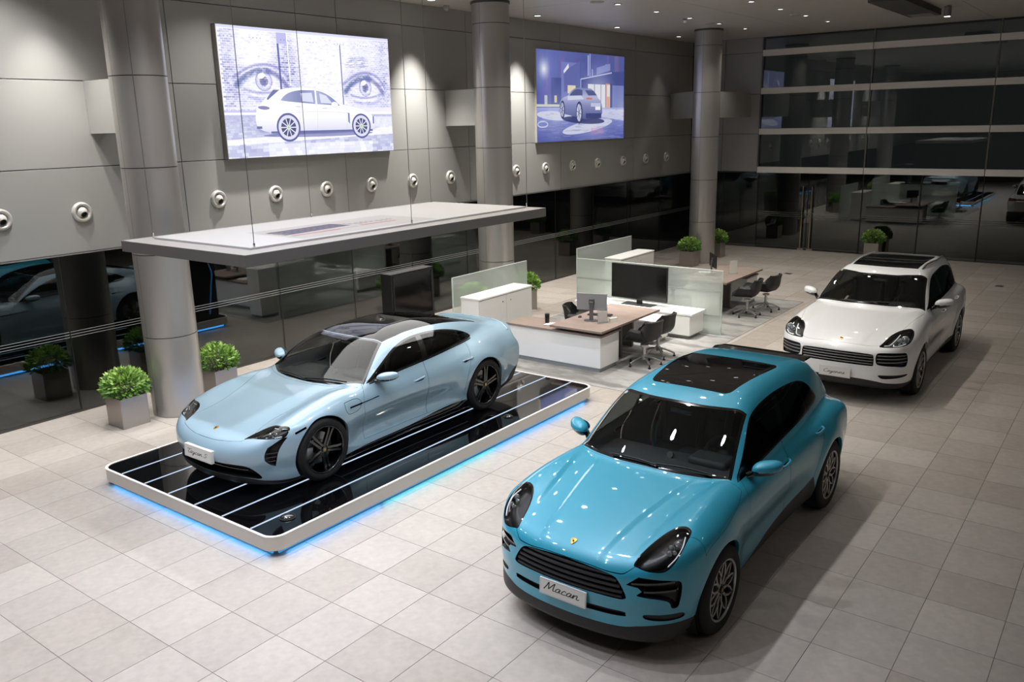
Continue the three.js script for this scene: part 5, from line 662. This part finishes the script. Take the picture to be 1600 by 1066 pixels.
const nightPoster = canvasTex(1024, 512, (g, w, h) => {
  const gr = g.createLinearGradient(0, 0, w, 0); gr.addColorStop(0, '#5a64ad'); gr.addColorStop(.2, '#6a76bd'); gr.addColorStop(.5, '#5b64a8'); gr.addColorStop(1, '#5a63a4'); g.fillStyle = gr; g.fillRect(0, 0, w, h); let s = 11; const R = () => (s = (s * 16807) % 2147483647) / 2147483647;
  for (let i = 0; i < 70; i++) { g.fillStyle = `rgba(${60 + R() * 110},${78 + R() * 50},${150 + R() * 50},.25)`; g.fillRect(R() * w, R() * 300, 20 + R() * 60, 200); }
  g.fillStyle = '#515a9e'; g.fillRect(150, 150, 110, 190); g.fillStyle = '#7f88cc'; g.fillRect(260, 60, 210, 270); g.fillStyle = '#6a72b4'; g.beginPath(); g.moveTo(290, 110); g.lineTo(470, 50); g.lineTo(470, 200); g.lineTo(290, 230); g.fill(); g.fillStyle = '#f5f6ff'; g.beginPath(); g.moveTo(285, 110); g.lineTo(340, 66); g.lineTo(345, 90); g.lineTo(290, 125); g.fill();
  const gl = g.createRadialGradient(78, 105, 2, 78, 105, 70); gl.addColorStop(0, 'rgba(255,255,255,1)'); gl.addColorStop(.25, 'rgba(230,235,255,.8)'); gl.addColorStop(1, 'rgba(150,160,230,0)'); g.fillStyle = gl; g.fillRect(0, 30, 160, 160);
  g.fillStyle = '#4f5899'; g.beginPath(); g.moveTo(480, 150); g.lineTo(860, 100); g.lineTo(1024, 90); g.lineTo(1024, 330); g.lineTo(480, 300); g.fill(); g.strokeStyle = '#c9d0f6'; g.lineWidth = 7; g.beginPath(); g.moveTo(480, 210); g.lineTo(480, 152); g.lineTo(860, 104); g.stroke(); g.fillStyle = '#a9b2e2'; for (const [x, y, a, b] of [[560, 10, 18, 120], [585, 0, 10, 140], [610, 90, 14, 40], [780, 55, 60, 34]]) g.fillRect(x, y, a, b); g.fillStyle = '#8c96d0'; g.beginPath(); g.moveTo(670, 80); g.lineTo(840, 48); g.lineTo(840, 90); g.lineTo(670, 122); g.fill();
  g.fillStyle = '#fdfbf4'; g.fillRect(565, 178, 275, 150); g.fillStyle = '#f6a27c'; g.fillRect(786, 172, 50, 154); g.fillStyle = '#fff1e4'; g.fillRect(800, 180, 40, 70); g.fillStyle = '#3f4778'; for (const x of [640, 720, 780]) g.fillRect(x, 178, 8, 160); g.fillStyle = '#39417a'; g.fillRect(842, 170, 20, 165); g.fillStyle = '#7f8ac6'; g.fillRect(870, 180, 150, 140);
  g.fillStyle = '#f3e6c8'; g.fillRect(330, 190, 90, 46); g.fillStyle = '#cfd9d0'; g.fillRect(80, 250, 30, 50); g.fillStyle = '#e7dfb0'; g.fillRect(185, 250, 26, 40); g.fillStyle = '#dde2d2'; g.fillRect(0, 300, 240, 14);
  const g2 = g.createLinearGradient(0, 320, 0, h); g2.addColorStop(0, '#aab4ee'); g2.addColorStop(.3, '#8690d6'); g2.addColorStop(1, '#5a63b0'); g.fillStyle = g2; g.fillRect(0, 318, w, h); g.fillStyle = 'rgba(240,242,255,.85)'; g.beginPath(); g.ellipse(190, 365, 190, 26, .05, 0, 7); g.fill(); g.beginPath(); g.ellipse(570, 430, 300, 34, -.1, 0, 7); g.fill(); g.fillStyle = 'rgba(245,245,255,.7)'; g.beginPath(); g.moveTo(720, 325); g.lineTo(1024, 330); g.lineTo(1024, 400); g.lineTo(720, 375); g.fill(); g.strokeStyle = '#d8dcfa'; g.lineWidth = 8; g.beginPath(); g.ellipse(60, 412, 52, 16, 0, 0, 7); g.stroke(); g.fillStyle = 'rgba(200,110,170,.4)'; g.fillRect(600, 440, 150, 40);
  for (let i = 0; i < 260; i++) { const y = 322 + R() * 190, k = R(); g.fillStyle = k > .5 ? `rgba(235,238,255,${.10 + .12 * R()})` : `rgba(60,66,140,${.10 + .12 * R()})`; g.fillRect(R() * w, y, 30 + R() * 120 * (y - 300) / 200, 2 + R() * 5); } for (const [x, y, r, a] of [[700, 250, 230, .55], [78, 105, 150, .4], [620, 400, 330, .35], [200, 360, 220, .35], [1000, 330, 160, .3]]) { const q = g.createRadialGradient(x, y, 5, x, y, r); q.addColorStop(0, `rgba(240,242,255,${a})`); q.addColorStop(1, 'rgba(200,208,255,0)'); g.fillStyle = q; g.fillRect(x - r, y - r, 2 * r, 2 * r); }
  // the car seen from behind
  g.fillStyle = 'rgba(50,56,110,.8)'; g.beginPath(); g.ellipse(520, 392, 250, 22, .04, 0, 7); g.fill(); const cg = g.createLinearGradient(0, 200, 0, 390); cg.addColorStop(0, '#8990c4'); cg.addColorStop(.3, '#c3c8ea'); cg.addColorStop(.55, '#9299cb'); cg.addColorStop(1, '#5f669e'); g.fillStyle = cg; g.beginPath(); g.moveTo(240, 300); g.quadraticCurveTo(250, 262, 330, 250); g.quadraticCurveTo(380, 205, 450, 202); g.lineTo(600, 205); g.quadraticCurveTo(660, 225, 690, 262); g.quadraticCurveTo(748, 280, 740, 350); g.lineTo(720, 372); g.lineTo(540, 388); g.lineTo(260, 350); g.fill(); g.fillStyle = '#dfe3fa'; g.beginPath(); g.moveTo(330, 250); g.lineTo(480, 246); g.lineTo(520, 268); g.lineTo(330, 276); g.fill(); g.fillStyle = '#5d6498'; g.beginPath(); g.moveTo(350, 250); g.quadraticCurveTo(390, 212, 450, 210); g.lineTo(500, 214); g.lineTo(500, 246); g.fill(); g.beginPath(); g.moveTo(530, 215); g.lineTo(630, 216); g.lineTo(672, 244); g.lineTo(570, 246); g.fill(); g.fillStyle = '#e0887c'; g.fillRect(545, 258, 70, 12); g.fillStyle = '#cfd4f4'; g.fillRect(600, 290, 120, 22); g.fillStyle = '#fff'; g.fillRect(655, 312, 62, 20); g.fillStyle = '#454c84'; g.fillRect(540, 352, 190, 30);
  for (const [x, y, a, b] of [[272, 330, 26, 52], [462, 348, 38, 66]]) { g.fillStyle = '#454a7c'; g.beginPath(); g.ellipse(x, y, a, b, 0, 0, 7); g.fill(); g.fillStyle = '#dfe2f6'; g.beginPath(); g.ellipse(x - 3, y, a * .72, b * .78, 0, 0, 7); g.fill(); g.strokeStyle = '#5d6392'; g.lineWidth = 4; for (let i = 0; i < 8; i++) { const t = i * Math.PI / 4 + .2; g.beginPath(); g.moveTo(x - 3, y); g.lineTo(x - 3 + Math.cos(t) * a * .7, y + Math.sin(t) * b * .76); g.stroke(); } }
});
lightbox(-12.62, -8.70, 3.60, 5.76, .11, eyePoster, 'large lit poster of two painted eyes above a white estate car', S(0x9a9792, .5, .2), 1.1);
lightbox(-22.1, -17.74, 3.60, 5.86, .06, nightPoster, 'smaller blue lit poster of a car outside a building at night', S(0xb8b4ae, .4, .2), .8);
// totem on the platform
{ const x0 = -9.575, x1 = -9.35, z0 = -10.2, z1 = -9.22, y0 = .2185, y1 = 1.83, t = thing('info_totem', 'black screen totem with white script standing on the platform behind the ice blue car', 'totem');
  part('casing', rbox(x0, x1, y0, y1, z0, z1, .008, 2), S(0x131214, .35), t); part('top_cap', box(x0 + .004, x1 - .004, y1, y1 + .004, z0 + .004, z1 - .004), S(0x565254, .5, .2), t);
  part('screen_bezel', merge([box(x1, x1 + .012, y1 - .05, y1 - .03, z0 + .04, z1 - .04), box(x1, x1 + .012, y1 - .75, y1 - .73, z0 + .04, z1 - .04), box(x1, x1 + .012, y1 - .75, y1 - .03, z0 + .04, z0 + .06), box(x1, x1 + .012, y1 - .75, y1 - .03, z1 - .06, z1 - .04)]), S(0x1f1d1f, .4), t); part('screen', box(x1, x1 + .004, y1 - .73, y1 - .05, z0 + .06, z1 - .06), PM({ color: 0x070708, roughness: .1 }), t);
  const tx = canvasTex(512, 160, (g, w, h) => { g.fillStyle = '#131214'; g.fillRect(0, 0, w, h); scriptOn(g, 'Taycan', 70, 110, 130, 11, '#f2f2f4'); }); const p = part('script_print', new THREE.PlaneGeometry(.42, .131).rotateY(Math.PI / 2), new THREE.MeshStandardMaterial({ map: tx, roughness: .5, emissive: 0xffffff, emissiveMap: tx, emissiveIntensity: .35 }), t); p.position.set(x1 + .003, y1 - .90, -9.66);
  const bl = new THREE.MeshStandardMaterial({ color: 0x000000, emissive: lin(.12, .42, 1), emissiveIntensity: 1.2 }); part('neon_line', tube([[x0 - .006, y1 - .25, -10.02], [x0 - .006, y1 - .62, -10.12], [x0 - .006, y0 + .12, -9.98]].flatMap((p, i, a) => i < 2 ? [0, .33, .66].map(k => p.map((v, c) => v + (a[i + 1][c] - v) * k)) : [p]), .008, 40, 6), bl, t); }
// ---------------------------------------------------------------- consulting desks
{ const c = solo('carpet', box(-10.1, -6.05, 0, .006, -19.0, -11.0), new THREE.MeshStandardMaterial({ map: (() => { const t = carpetTex.clone(); t.repeat.set(2, 4); t.needsUpdate = true; return t; })(), roughness: .95 }), 'mottled grey carpet laid under the two consulting desks', 'carpet'); }
const FL = .006;
function frost(x0, x1, z0, z1, h, label, rails) {   // frosted pane standing on its edge
  const t = thing('glass_partition', label, 'glass partition'); const al = Math.abs(x1 - x0) > Math.abs(z1 - z0); const mid = al ? [(x0 + x1) / 2 + .35] : [(z0 + z1) / 2]; const a0 = al ? x0 : z0, a1 = al ? x1 : z1; const st = [a0, ...mid, a1];
  for (let i = 0; i < st.length - 1; i++) part('glass_pane', al ? box(st[i] + .003, st[i + 1] - .003, FL, h, z0, z1) : box(x0, x1, FL, h, st[i] + .003, st[i + 1] - .003), frostMat, t);
  for (const y of rails) part('rail', al ? box(a0, a1, y - .007, y + .007, z0 - .004, z1 + .004) : box(x0 - .004, x1 + .004, y - .007, y + .007, a0, a1), S(0xa5a9a6, .4, .5), t);
  part('edge_cap', al ? merge([box(x1, x1 + .008, FL, h, z0, z1), box(x0, x1, h, h + .006, z0, z1)]) : merge([box(x0, x1, FL, h, z1, z1 + .008), box(x0, x1, h, h + .006, z0, z1)]), S(0xcfdcd6, .3), t); return t; }
function chairGeo() {
  const nu = 30, nv = 22, C = new THREE.CatmullRomCurve3([V3(0, .44, .27), V3(0, .435, .13), V3(0, .425, -.05), V3(0, .445, -.17), V3(0, .54, -.235), V3(0, .67, -.265), V3(0, .80, -.30)]); const hw = u => .265 + .02 * Math.sin(u * Math.PI) - .05 * sstep(.75, 1, u); const arm = u => .20 * sstep(.0, .22, u) * (1 - sstep(.50, .72, u)); const wrap = u => .16 * sstep(.42, .75, u) * (1 - .35 * sstep(.85, 1, u));
  const at = (i, j, off) => { const u = i / nu, v = -1 + 2 * j / nv, p = C.getPoint(u), tg = C.getTangent(u), n = V3(0, tg.z, -tg.y).multiplyScalar(-1); if (n.y < 0 && u < .4) n.negate(); const e = Math.pow(Math.abs(v), 3.2), x = hw(u) * Math.sin(v * 1.25) / Math.sin(1.25) * (1 + .12 * arm(u) * 5 * e * .6); const q = V3(x, p.y + arm(u) * e, p.z + wrap(u) * e); q.addScaledVector(n, off * (1 + 1.6 * (1 - sstep(.45, .75, u))) * (1 - .55 * e)); if (off) q.x -= Math.sign(v) * off * .9 * e; return q; };
  const P = [], put = (a, b, c, d) => P.push(...a.toArray(), ...b.toArray(), ...c.toArray(), ...a.toArray(), ...c.toArray(), ...d.toArray());
  for (let i = 0; i < nu; i++) for (let j = 0; j < nv; j++) { put(at(i, j, 0), at(i, j + 1, 0), at(i + 1, j + 1, 0), at(i + 1, j, 0)); put(at(i, j, .035), at(i + 1, j, .035), at(i + 1, j + 1, .035), at(i, j + 1, .035)); }
  for (let i = 0; i < nu; i++) for (const j of [0, nv]) put(at(i, j, 0), at(i + 1, j, 0), at(i + 1, j, .035), at(i, j, .035)); for (let j = 0; j < nv; j++) for (const i of [0, nu]) put(at(i, j, 0), at(i, j, .035), at(i, j + 1, .035), at(i, j + 1, 0));
  const g = new THREE.BufferGeometry(); g.setAttribute('position', new THREE.Float32BufferAttribute(P, 3)); g.computeVertexNormals(); return g; }
const chairLeather = S(0x1b1b1d, .55), alu = S(0xb9b8b6, .28, .85); let chair0 = null;
function chair(x, z, turn, label, group) {
  if (!chair0) { chair0 = thing('office_chair', label, 'chair', group); part('shell', chairGeo(), chairLeather, chair0); part('seat_pad', rbox(-.2, .2, .43, .47, -.15, .24, .02, 3), chairLeather, chair0); part('gas_column', merge([cyl(.028, .028, .22, 20).translate(0, .26, 0), cyl(.07, .07, .03, 20).translate(0, .345, 0), cyl(.038, .045, .08, 20).translate(0, .14, 0)]), alu, chair0); for (let i = 0; i < 5; i++) { const a = i * 1.2566 + .3, c = Math.cos(a), s = Math.sin(a); const L = part('base_leg', tube([[c * .03, .15, s * .03], [c * .14, .125, s * .14], [c * .29, .06, s * .29]], .017, 12, 8), alu, chair0); part('glide', merge([cyl(.022, .026, .022, 14).translate(c * .29, .011, s * .29), cyl(.01, .01, .05, 10).translate(c * .29, .04, s * .29)]), M.plastic, L); } }
  let c = chair0; if (chair0.userData.used) { c = chair0.clone(); c.name = numbered('office_chair'); c.userData = { label, category: 'chair', group }; scene.add(c); } else chair0.userData = { label, category: 'chair', group, used: true };
  c.position.set(x, FL, z); c.rotation.y = turn; return c; }
function desk(flip, label) {   // the rear desk is laid out the other way round
  const t = thing('desk', label, 'desk', undefined, [0, FL, 0]), q = z => flip ? -30.2 - z : z, B = (x0, x1, y0, y1, a, b) => rbox(x0, x1, y0, y1, Math.min(q(a), q(b)), Math.max(q(a), q(b)), .003, 1);
  part('low_unit', B(-8.93, -7.0, .075, .60, -12.25, -11.64), white, t); part('low_top', B(-8.95, -6.98, .605, .64, -12.27, -11.62), oak, t); part('plinth', B(-8.9, -7.03, 0, .075, -12.22, -11.67), plinth, t);
  part('desk_top', B(-7.95, -6.92, .70, .737, -13.6, -11.54), oak, t); part('spacer', B(-7.85, -7.05, .64, .70, -12.2, -11.72), S(0x2a2725, .6), t); part('leg_panel', B(-7.42, -7.2, 0, .70, -12.72, -12.66), S(0x5e5852, .5), t); part('leg_panel', B(-7.75, flip ? -7.1 : -7.4, 0, .70, -13.5, -13.44), flip ? whiteSide : S(0x5e5852, .5), t); return t; }
desk(false, 'wood-topped white desk in front, nearest the platform'); desk(true, 'wood-topped white desk behind the frosted partition');
// two tall cabinets, each with a frosted pane at its back
function cabinet(x0, x1, z0, z1, h, label) { const t = thing('cabinet', label, 'cabinet', undefined, [0, FL, 0]); part('carcass', box(x0, x1 - .02, .06, h - .03, z0, z1), white, t); part('top', rbox(x0 - .01, x1 + .01, h - .03, h, z0 - .01, z1 + .01, .004, 1), S(0xefeeea, .4), t); part('plinth', box(x0 + .02, x1 - .04, 0, .06, z0 + .02, z1 - .02), plinth, t); const n = 2, L = (z1 - z0) / n; for (let i = 0; i < n; i++) { const d = part('door', rbox(x1 - .02, x1, .065, h - .04, z0 + i * L + .003, z0 + (i + 1) * L - .003, .002, 1), whiteSide, t); part('lock', cyl(.012, .012, .008, 14).rotateZ(Math.PI / 2).translate(x1 + .004, h - .16, z0 + i * L + (i ? .12 : L - .12)), M.chrome, d); } return t; }
cabinet(-9.64, -9.22, -12.8, -11.22, 1.1, 'tall white two-door cabinet behind the ice blue car');
cabinet(-9.72, -9.30, -17.9, -16.35, 1.1, 'white cabinet with bright top behind the frosted partition');
frost(-10.02, -9.99, -13.72, -11.42, 1.38, 'frosted glass partition behind the tall white cabinet', [.62]); frost(-10.1, -10.07, -18.2, -15.75, 1.36, 'frosted glass partition at the far desk, beside the dark wall glass', [.45, .9]);
frost(-9.66, -6.37, -15.11, -15.08, 1.27, 'long frosted glass partition behind the large black screen', [.38, .86]);
{ const t = thing('sideboard', 'low white sideboard carrying the large black screen', 'sideboard', undefined, [0, FL, 0]); part('carcass', rbox(-9.3, -6.72, .07, .455, -15.05, -14.47, .004, 1), white, t); part('top', rbox(-9.31, -6.68, .46, .50, -15.06, -14.45, .004, 1), S(0xf2f1ee, .4), t); part('plinth', box(-9.27, -6.78, 0, .07, -15.02, -14.53), plinth, t); for (let i = 0; i < 3; i++) part('door', rbox(-9.29 + i * .857, -8.44 + i * .857, .075, .45, -14.472, -14.455, .002, 1), white, t);
  const r = thing('side_return', 'low grey-white bench between the front desk and the sideboard', 'bench', undefined, [0, FL, 0]); part('carcass', rbox(-8.3, -7.1, .07, .415, -14.3, -13.75, .004, 1), white, r); part('top', rbox(-8.32, -7.06, .42, .46, -14.32, -13.72, .004, 1), S(0xe8e7e3, .4), r); part('plinth', box(-8.26, -7.14, 0, .07, -14.26, -13.79), plinth, r); }
{ const t = thing('television', 'large black screen standing on the low white sideboard', 'screen', undefined, [-7.98, FL + .50, -14.75], -.03); part('bezel', rbox(-.635, .635, .10, .80, -.03, .015, .006, 2), S(0x0c0c0d, .4), t); part('screen', box(-.62, .62, .12, .785, .015, .017), PM({ color: 0x0a0a0b, roughness: .16 }), t); part('neck', rbox(-.06, .06, .01, .14, -.05, -.01, .006, 2), M.plastic, t); part('foot', rbox(-.34, .34, 0, .014, -.13, .13, .006, 2), S(0x3a3a3c, .35, .4), t); }
function monitor(x, y, z, turn, label, backCol) { const t = thing('monitor', label, 'monitor', undefined, [x, y, z], turn); part('back_shell', rbox(-.27, .27, .18, .475, -.022, .0, .008, 2), S(backCol, .45), t); part('screen', box(-.26, .26, .19, .465, .0, .003), PM({ color: 0x09090a, roughness: .2 }), t); part('stand', merge([rbox(-.035, .035, .01, .33, -.055, -.03, .008, 2), rbox(-.05, .05, .28, .38, -.035, -.02, .006, 2)]), S(0x6e6e70, .35, .6), t); part('foot', cyl(.13, .125, .012, 32).scale(1, 1, .75).translate(0, .006, -.05), S(0x6e6e70, .35, .6), t); }
const DY = FL + .737;
monitor(-7.52, DY, -12.22, Math.PI + .28, 'silver-backed monitor standing on the front wood desk', 0x8c8c8f); monitor(-7.55, DY, -17.35, 2.25, 'thin dark monitor on the desk behind the partition', 0x1c1a1b);
{ const t = thing('keyboard', 'black keyboard lying on the front desk behind the monitor', 'keyboard', undefined, [-7.60, DY, -12.62], .25); part('tray', rbox(-.22, .22, 0, .018, -.07, .07, .006, 2), M.plastic, t); for (let r = 0; r < 4; r++) part('key_row', rbox(-.205, .205, .017, .024, -.06 + r * .031, -.036 + r * .031, .003, 1), S(0x232325, .6), t);
  const m = thing('headset', 'small black mouse lying beside the keyboard on the desk', 'mouse', undefined, [-7.82, DY, -12.30], .4); m.name = 'computer_mouse'; part('shell', new THREE.SphereGeometry(1, 20, 12, 0, 6.2832, 0, Math.PI / 2).scale(.032, .03, .055), M.plastic, m); part('wheel', cyl(.008, .008, .008, 12).rotateZ(Math.PI / 2).translate(0, .028, .025), S(0x555555, .6), m);
  const c = thing('tumbler', 'dark lidded tumbler standing on the low desk end', 'tumbler', undefined, [-8.28, FL + .64, -11.95]); part('cup', new THREE.LatheGeometry([[0, 0], [.036, 0], [.038, .01], [.042, .15], [.042, .155]].map(p => new THREE.Vector2(...p)), 28), S(0x17181b, .35, .3), c); part('lid', cyl(.043, .04, .022, 28).translate(0, .165, 0), S(0x2c2d31, .3), c);
  const pd = thing('paper_stack', 'loose white papers lying on the low end of the front desk', 'papers', undefined, [-8.13, FL + .64, -11.93], .2); for (let i = 0; i < 4; i++) { const s = part('sheet', box(-.15, .15, i * .003, i * .003 + .002, -.105, .105), S(0xe9e6e2, .7), pd); s.rotation.y = (i - 1.5) * .09; }
  const ph = thing('acrylic_stand', 'clear acrylic leaflet stand on the front desk', 'leaflet stand', undefined, [-7.25, DY, -12.12], 1.1); part('back_plate', rbox(-.105, .105, .0, .26, -.004, .0, .002, 1), PM({ color: 0xe8eeee, transmission: .85, roughness: .08, thickness: 0 }), ph); part('front_lip', rbox(-.105, .105, .0, .03, .03, .034, .002, 1), PM({ color: 0xe8eeee, transmission: .85, roughness: .08, thickness: 0 }), ph); part('leaflet', box(-.09, .09, .02, .2, .001, .003), S(0xcfcac6, .6), ph);
  const cd = thing('name_card', 'small white folded card standing on the front desk', 'card', undefined, [-7.13, DY, -12.28], 1.1); part('card_face', box(-.075, .075, 0, .075, .018, .02), S(0xf2efe8, .6), cd); part('card_back', box(-.075, .075, 0, .075, -.02, -.018), S(0xf2efe8, .6), cd); part('card_fold', box(-.075, .075, .073, .076, -.02, .02), S(0xf2efe8, .6), cd);
  const rc = thing('sign_holder', 'tall white sign card standing on the desk behind the partition', 'sign', undefined, [-7.25, DY, -17.75], .9); part('card', box(-.09, .09, 0, .29, -.002, .002), S(0xdedad4, .5), rc); part('foot', rbox(-.095, .095, 0, .012, -.04, .04, .003, 1), PM({ color: 0xe8eeee, transmission: .8, roughness: .1, thickness: 0 }), rc);
  const pp = thing('paper_stack', 'white papers on the desk behind the partition', 'papers', undefined, [-7.85, DY, -17.6], .3); for (let i = 0; i < 3; i++) { const s = part('sheet', box(-.15, .15, i * .003, i * .003 + .002, -.105, .105), S(0xece9e5, .7), pp); s.rotation.y = (i - 1) * .1; } }
chair(-6.64, -12.5, -Math.PI / 2 - .15, 'dark shell chair at the front desk, nearer the camera', 'visitor chairs beside the desks'); chair(-6.70, -13.12, -Math.PI / 2 + .1, 'dark shell chair at the front desk, farther from the camera', 'visitor chairs beside the desks');
chair(-6.60, -17.0, -Math.PI / 2 - .1, 'dark shell chair at the rear desk, nearer the camera', 'visitor chairs beside the desks'); chair(-6.48, -17.75, -Math.PI / 2 + .15, 'dark shell chair at the rear desk, farther from the camera', 'visitor chairs beside the desks');
chair(-8.25, -12.95, Math.PI / 2 - .3, 'dark chair behind the front desk, half hidden by the silver monitor', 'staff chairs behind the desks'); chair(-8.45, -17.25, Math.PI / 2 - .2, 'dark chair behind the rear desk, only its back showing', 'staff chairs behind the desks');
// ---------------------------------------------------------------- potted shrubs
let shrub0 = null;
function shrub(x, z, turn, label) {
  if (!shrub0) { shrub0 = thing('potted_shrub', label, 'potted plant', 'clipped shrubs in square metal pots'); const P = [[.205, 0], [.205, .44]]; const potMat = S(0xa39c96, .32, .65);
    part('pot', merge([rbox(-.205, .205, 0, .44, .193, .205, .003, 1), rbox(-.205, .205, 0, .44, -.205, -.193, .003, 1), rbox(-.205, -.193, 0, .44, -.193, .193, .003, 1), rbox(.193, .205, 0, .44, -.193, .193, .003, 1), box(-.193, .193, 0, .02, -.193, .193)]), potMat, shrub0); part('soil', box(-.193, .193, .36, .40, -.193, .193), S(0x2a211a, .95), shrub0);
    part('stem', merge(Array.from({ length: 9 }, (_, i) => { const a = i * .7, r = .05 + .015 * (i % 3); return rod([Math.cos(a) * .03, .38, Math.sin(a) * .03], [Math.cos(a) * r * 2.6, .62, Math.sin(a) * r * 2.6], .006, 5); })), S(0x4a3a26, .8), shrub0);
    const cols = [0x6f9c3f, 0xa3c468, 0x4f7a2e].map(c => new THREE.Color(c)), pos = [], col = []; seed = 4242;
    for (let i = 0; i < 1300; i++) { const a = rnd() * 6.2832, ct = -.35 + 1.35 * Math.pow(rnd(), .8), st = Math.sqrt(Math.max(0, 1 - ct * ct)), R = .30 * (.72 + .32 * rnd()), d = V3(Math.cos(a) * st, ct, Math.sin(a) * st), p = V3(d.x * R * 1.0, .55 + d.y * R * .82, d.z * R * 1.0); const L = rr(.05, .085), w = L * .26; const dir = d.clone().add(V3(rr(-.6, .6), rr(-.5, .5), rr(-.6, .6))).normalize(), side = dir.clone().cross(V3(rr(-1, 1), rr(-1, 1), rr(-1, 1))).normalize(), up = dir.clone().cross(side).normalize();
      const q = (t, s, u) => p.clone().addScaledVector(dir, t * L).addScaledVector(side, s * w).addScaledVector(up, u * L), A = q(0, 0, 0), B = q(.4, 1, .05), C = q(.4, -1, .05), D = q(1, 0, -.08), E = q(.45, 0, -.03); const arr = []; for (const t of [[A, B, E], [A, E, C], [B, D, E], [C, E, D]]) for (const v of t) arr.push(v.x, v.y, v.z); const c = cols[d.y > .25 && rnd() > .35 ? 1 : rnd() > .45 ? 0 : 2], k = rr(.85, 1.12); pos.push(...arr); for (let v = 0; v < 12; v++) col.push(c.r * k, c.g * k, c.b * k); }
    const lg = new THREE.BufferGeometry(); lg.setAttribute('position', new THREE.Float32BufferAttribute(pos, 3)); lg.setAttribute('color', new THREE.Float32BufferAttribute(col, 3)); lg.computeVertexNormals(); part('foliage', lg, new THREE.MeshStandardMaterial({ color: 0xffffff, vertexColors: true, roughness: .5, side: THREE.DoubleSide }), shrub0).userData.kind = 'stuff'; }
  let c = shrub0; if (shrub0.userData.used) { c = shrub0.clone(); c.name = numbered('potted_shrub'); c.userData = { label, category: 'potted plant', group: 'clipped shrubs in square metal pots' }; scene.add(c); } else shrub0.userData.used = true;
  c.position.set(x, 0, z); c.rotation.y = turn; return c; }
shrub(-11.41, -5.84, 0, 'clipped green shrub in a metal pot left of the left column'); shrub(-11.5, -7.42, 1.6, 'clipped green shrub in a metal pot right of the left column'); shrub(-11.34, -13.6, .8, 'clipped shrub left of the middle column, seen dimly behind the frosted glass'); shrub(-11.1, -15.2, 2.4, 'clipped shrub peeking out right of the tall white cabinet'); shrub(-10.46, -22.3, 3.1, 'clipped green shrub in a metal pot left of the far column'); shrub(-10.5, -24.3, 1.6, 'clipped green shrub half hidden right of the far column'); shrub(-6.46, -26.35, 4.7, 'clipped green shrub in a metal pot before the back glass wall');
delete chair0.userData.used; delete shrub0.userData.used;
// small things: floor boxes, smoke detectors, ceiling units
{ const fb = (x, z, l) => { const t = thing('floor_socket', l, 'floor socket', undefined, [x, .0, z]); part('lid', rbox(-.09, .09, 0, .006, -.09, .09, .004, 1), S(0x8d877f, .35, .7), t); part('flap', rbox(-.06, .06, .006, .010, -.06, .06, .003, 1), S(0x6f6a63, .35, .7), t); };
  fb(-2.7, -23.2, 'small metal floor socket on the open floor behind the white SUV'); fb(-7.6, -22.4, 'small metal floor socket on the floor left of the white SUV');
  const cam = (x, z, l) => { const t = thing('security_camera', l, 'camera', undefined, [x, CEIL, z]); part('mount', cyl(.06, .06, .03, 20).translate(0, -.015, 0), S(0x9a9896, .4), t); part('dome', new THREE.SphereGeometry(.055, 20, 12).translate(0, -.06, 0), S(0xb8b6b4, .25), t); };
  cam(-12.3, -14.2, 'small white dome camera on the ceiling left of the middle column'); cam(-9.84, -20.3, 'small white dome camera on the ceiling left of the far column');
  const v = (x, z, l) => { const t = thing('ceiling_vent', l, 'ceiling vent', undefined, [x, CEIL, z]); part('ring', new THREE.TorusGeometry(.13, .018, 8, 28).rotateX(Math.PI / 2), S(0xa6a4a2, .4), t); part('disc', cyl(.11, .12, .02, 28).translate(0, -.014, 0), S(0x9a9896, .4), t); };
  v(-9.8, -21.7, 'round white ceiling vent just left of the far column'); v(-7.52, -21.6, 'round white ceiling vent right of the far column'); v(-9.8, -16.1, 'round white ceiling vent above the middle column');
  const bx = thing('ceiling_duct_box', 'dark boxed duct hanging from the ceiling at the top right', 'duct box'); part('casing', rbox(-5.3, -4.6, CEIL - .14, CEIL, -23.2, -19.5, .006, 1), S(0x4a4948, .5, .3), bx); part('grille', box(-5.2, -4.7, CEIL - .145, CEIL - .14, -23.1, -22.5), S(0x8b8987, .4, .3), bx);
  const sl = thing('track_spotlight', 'short cylinder spotlight hanging from the ceiling at the top right', 'spotlight', undefined, [-4.35, CEIL, -22.6]); part('body', cyl(.08, .08, .22, 24).translate(0, -.13, 0), S(0x8a8886, .4, .4), sl); part('mount', cyl(.03, .03, .03, 16).translate(0, -.01, 0), S(0x666462, .4, .4), sl); part('lamp_disc', cyl(.065, .065, .006, 24).translate(0, -.243, 0), lampGlow, sl); }
for (const s of [macanSpec, cayenneSpec, taycanSpec]) buildCar(s);
renderer.render(scene, camera);
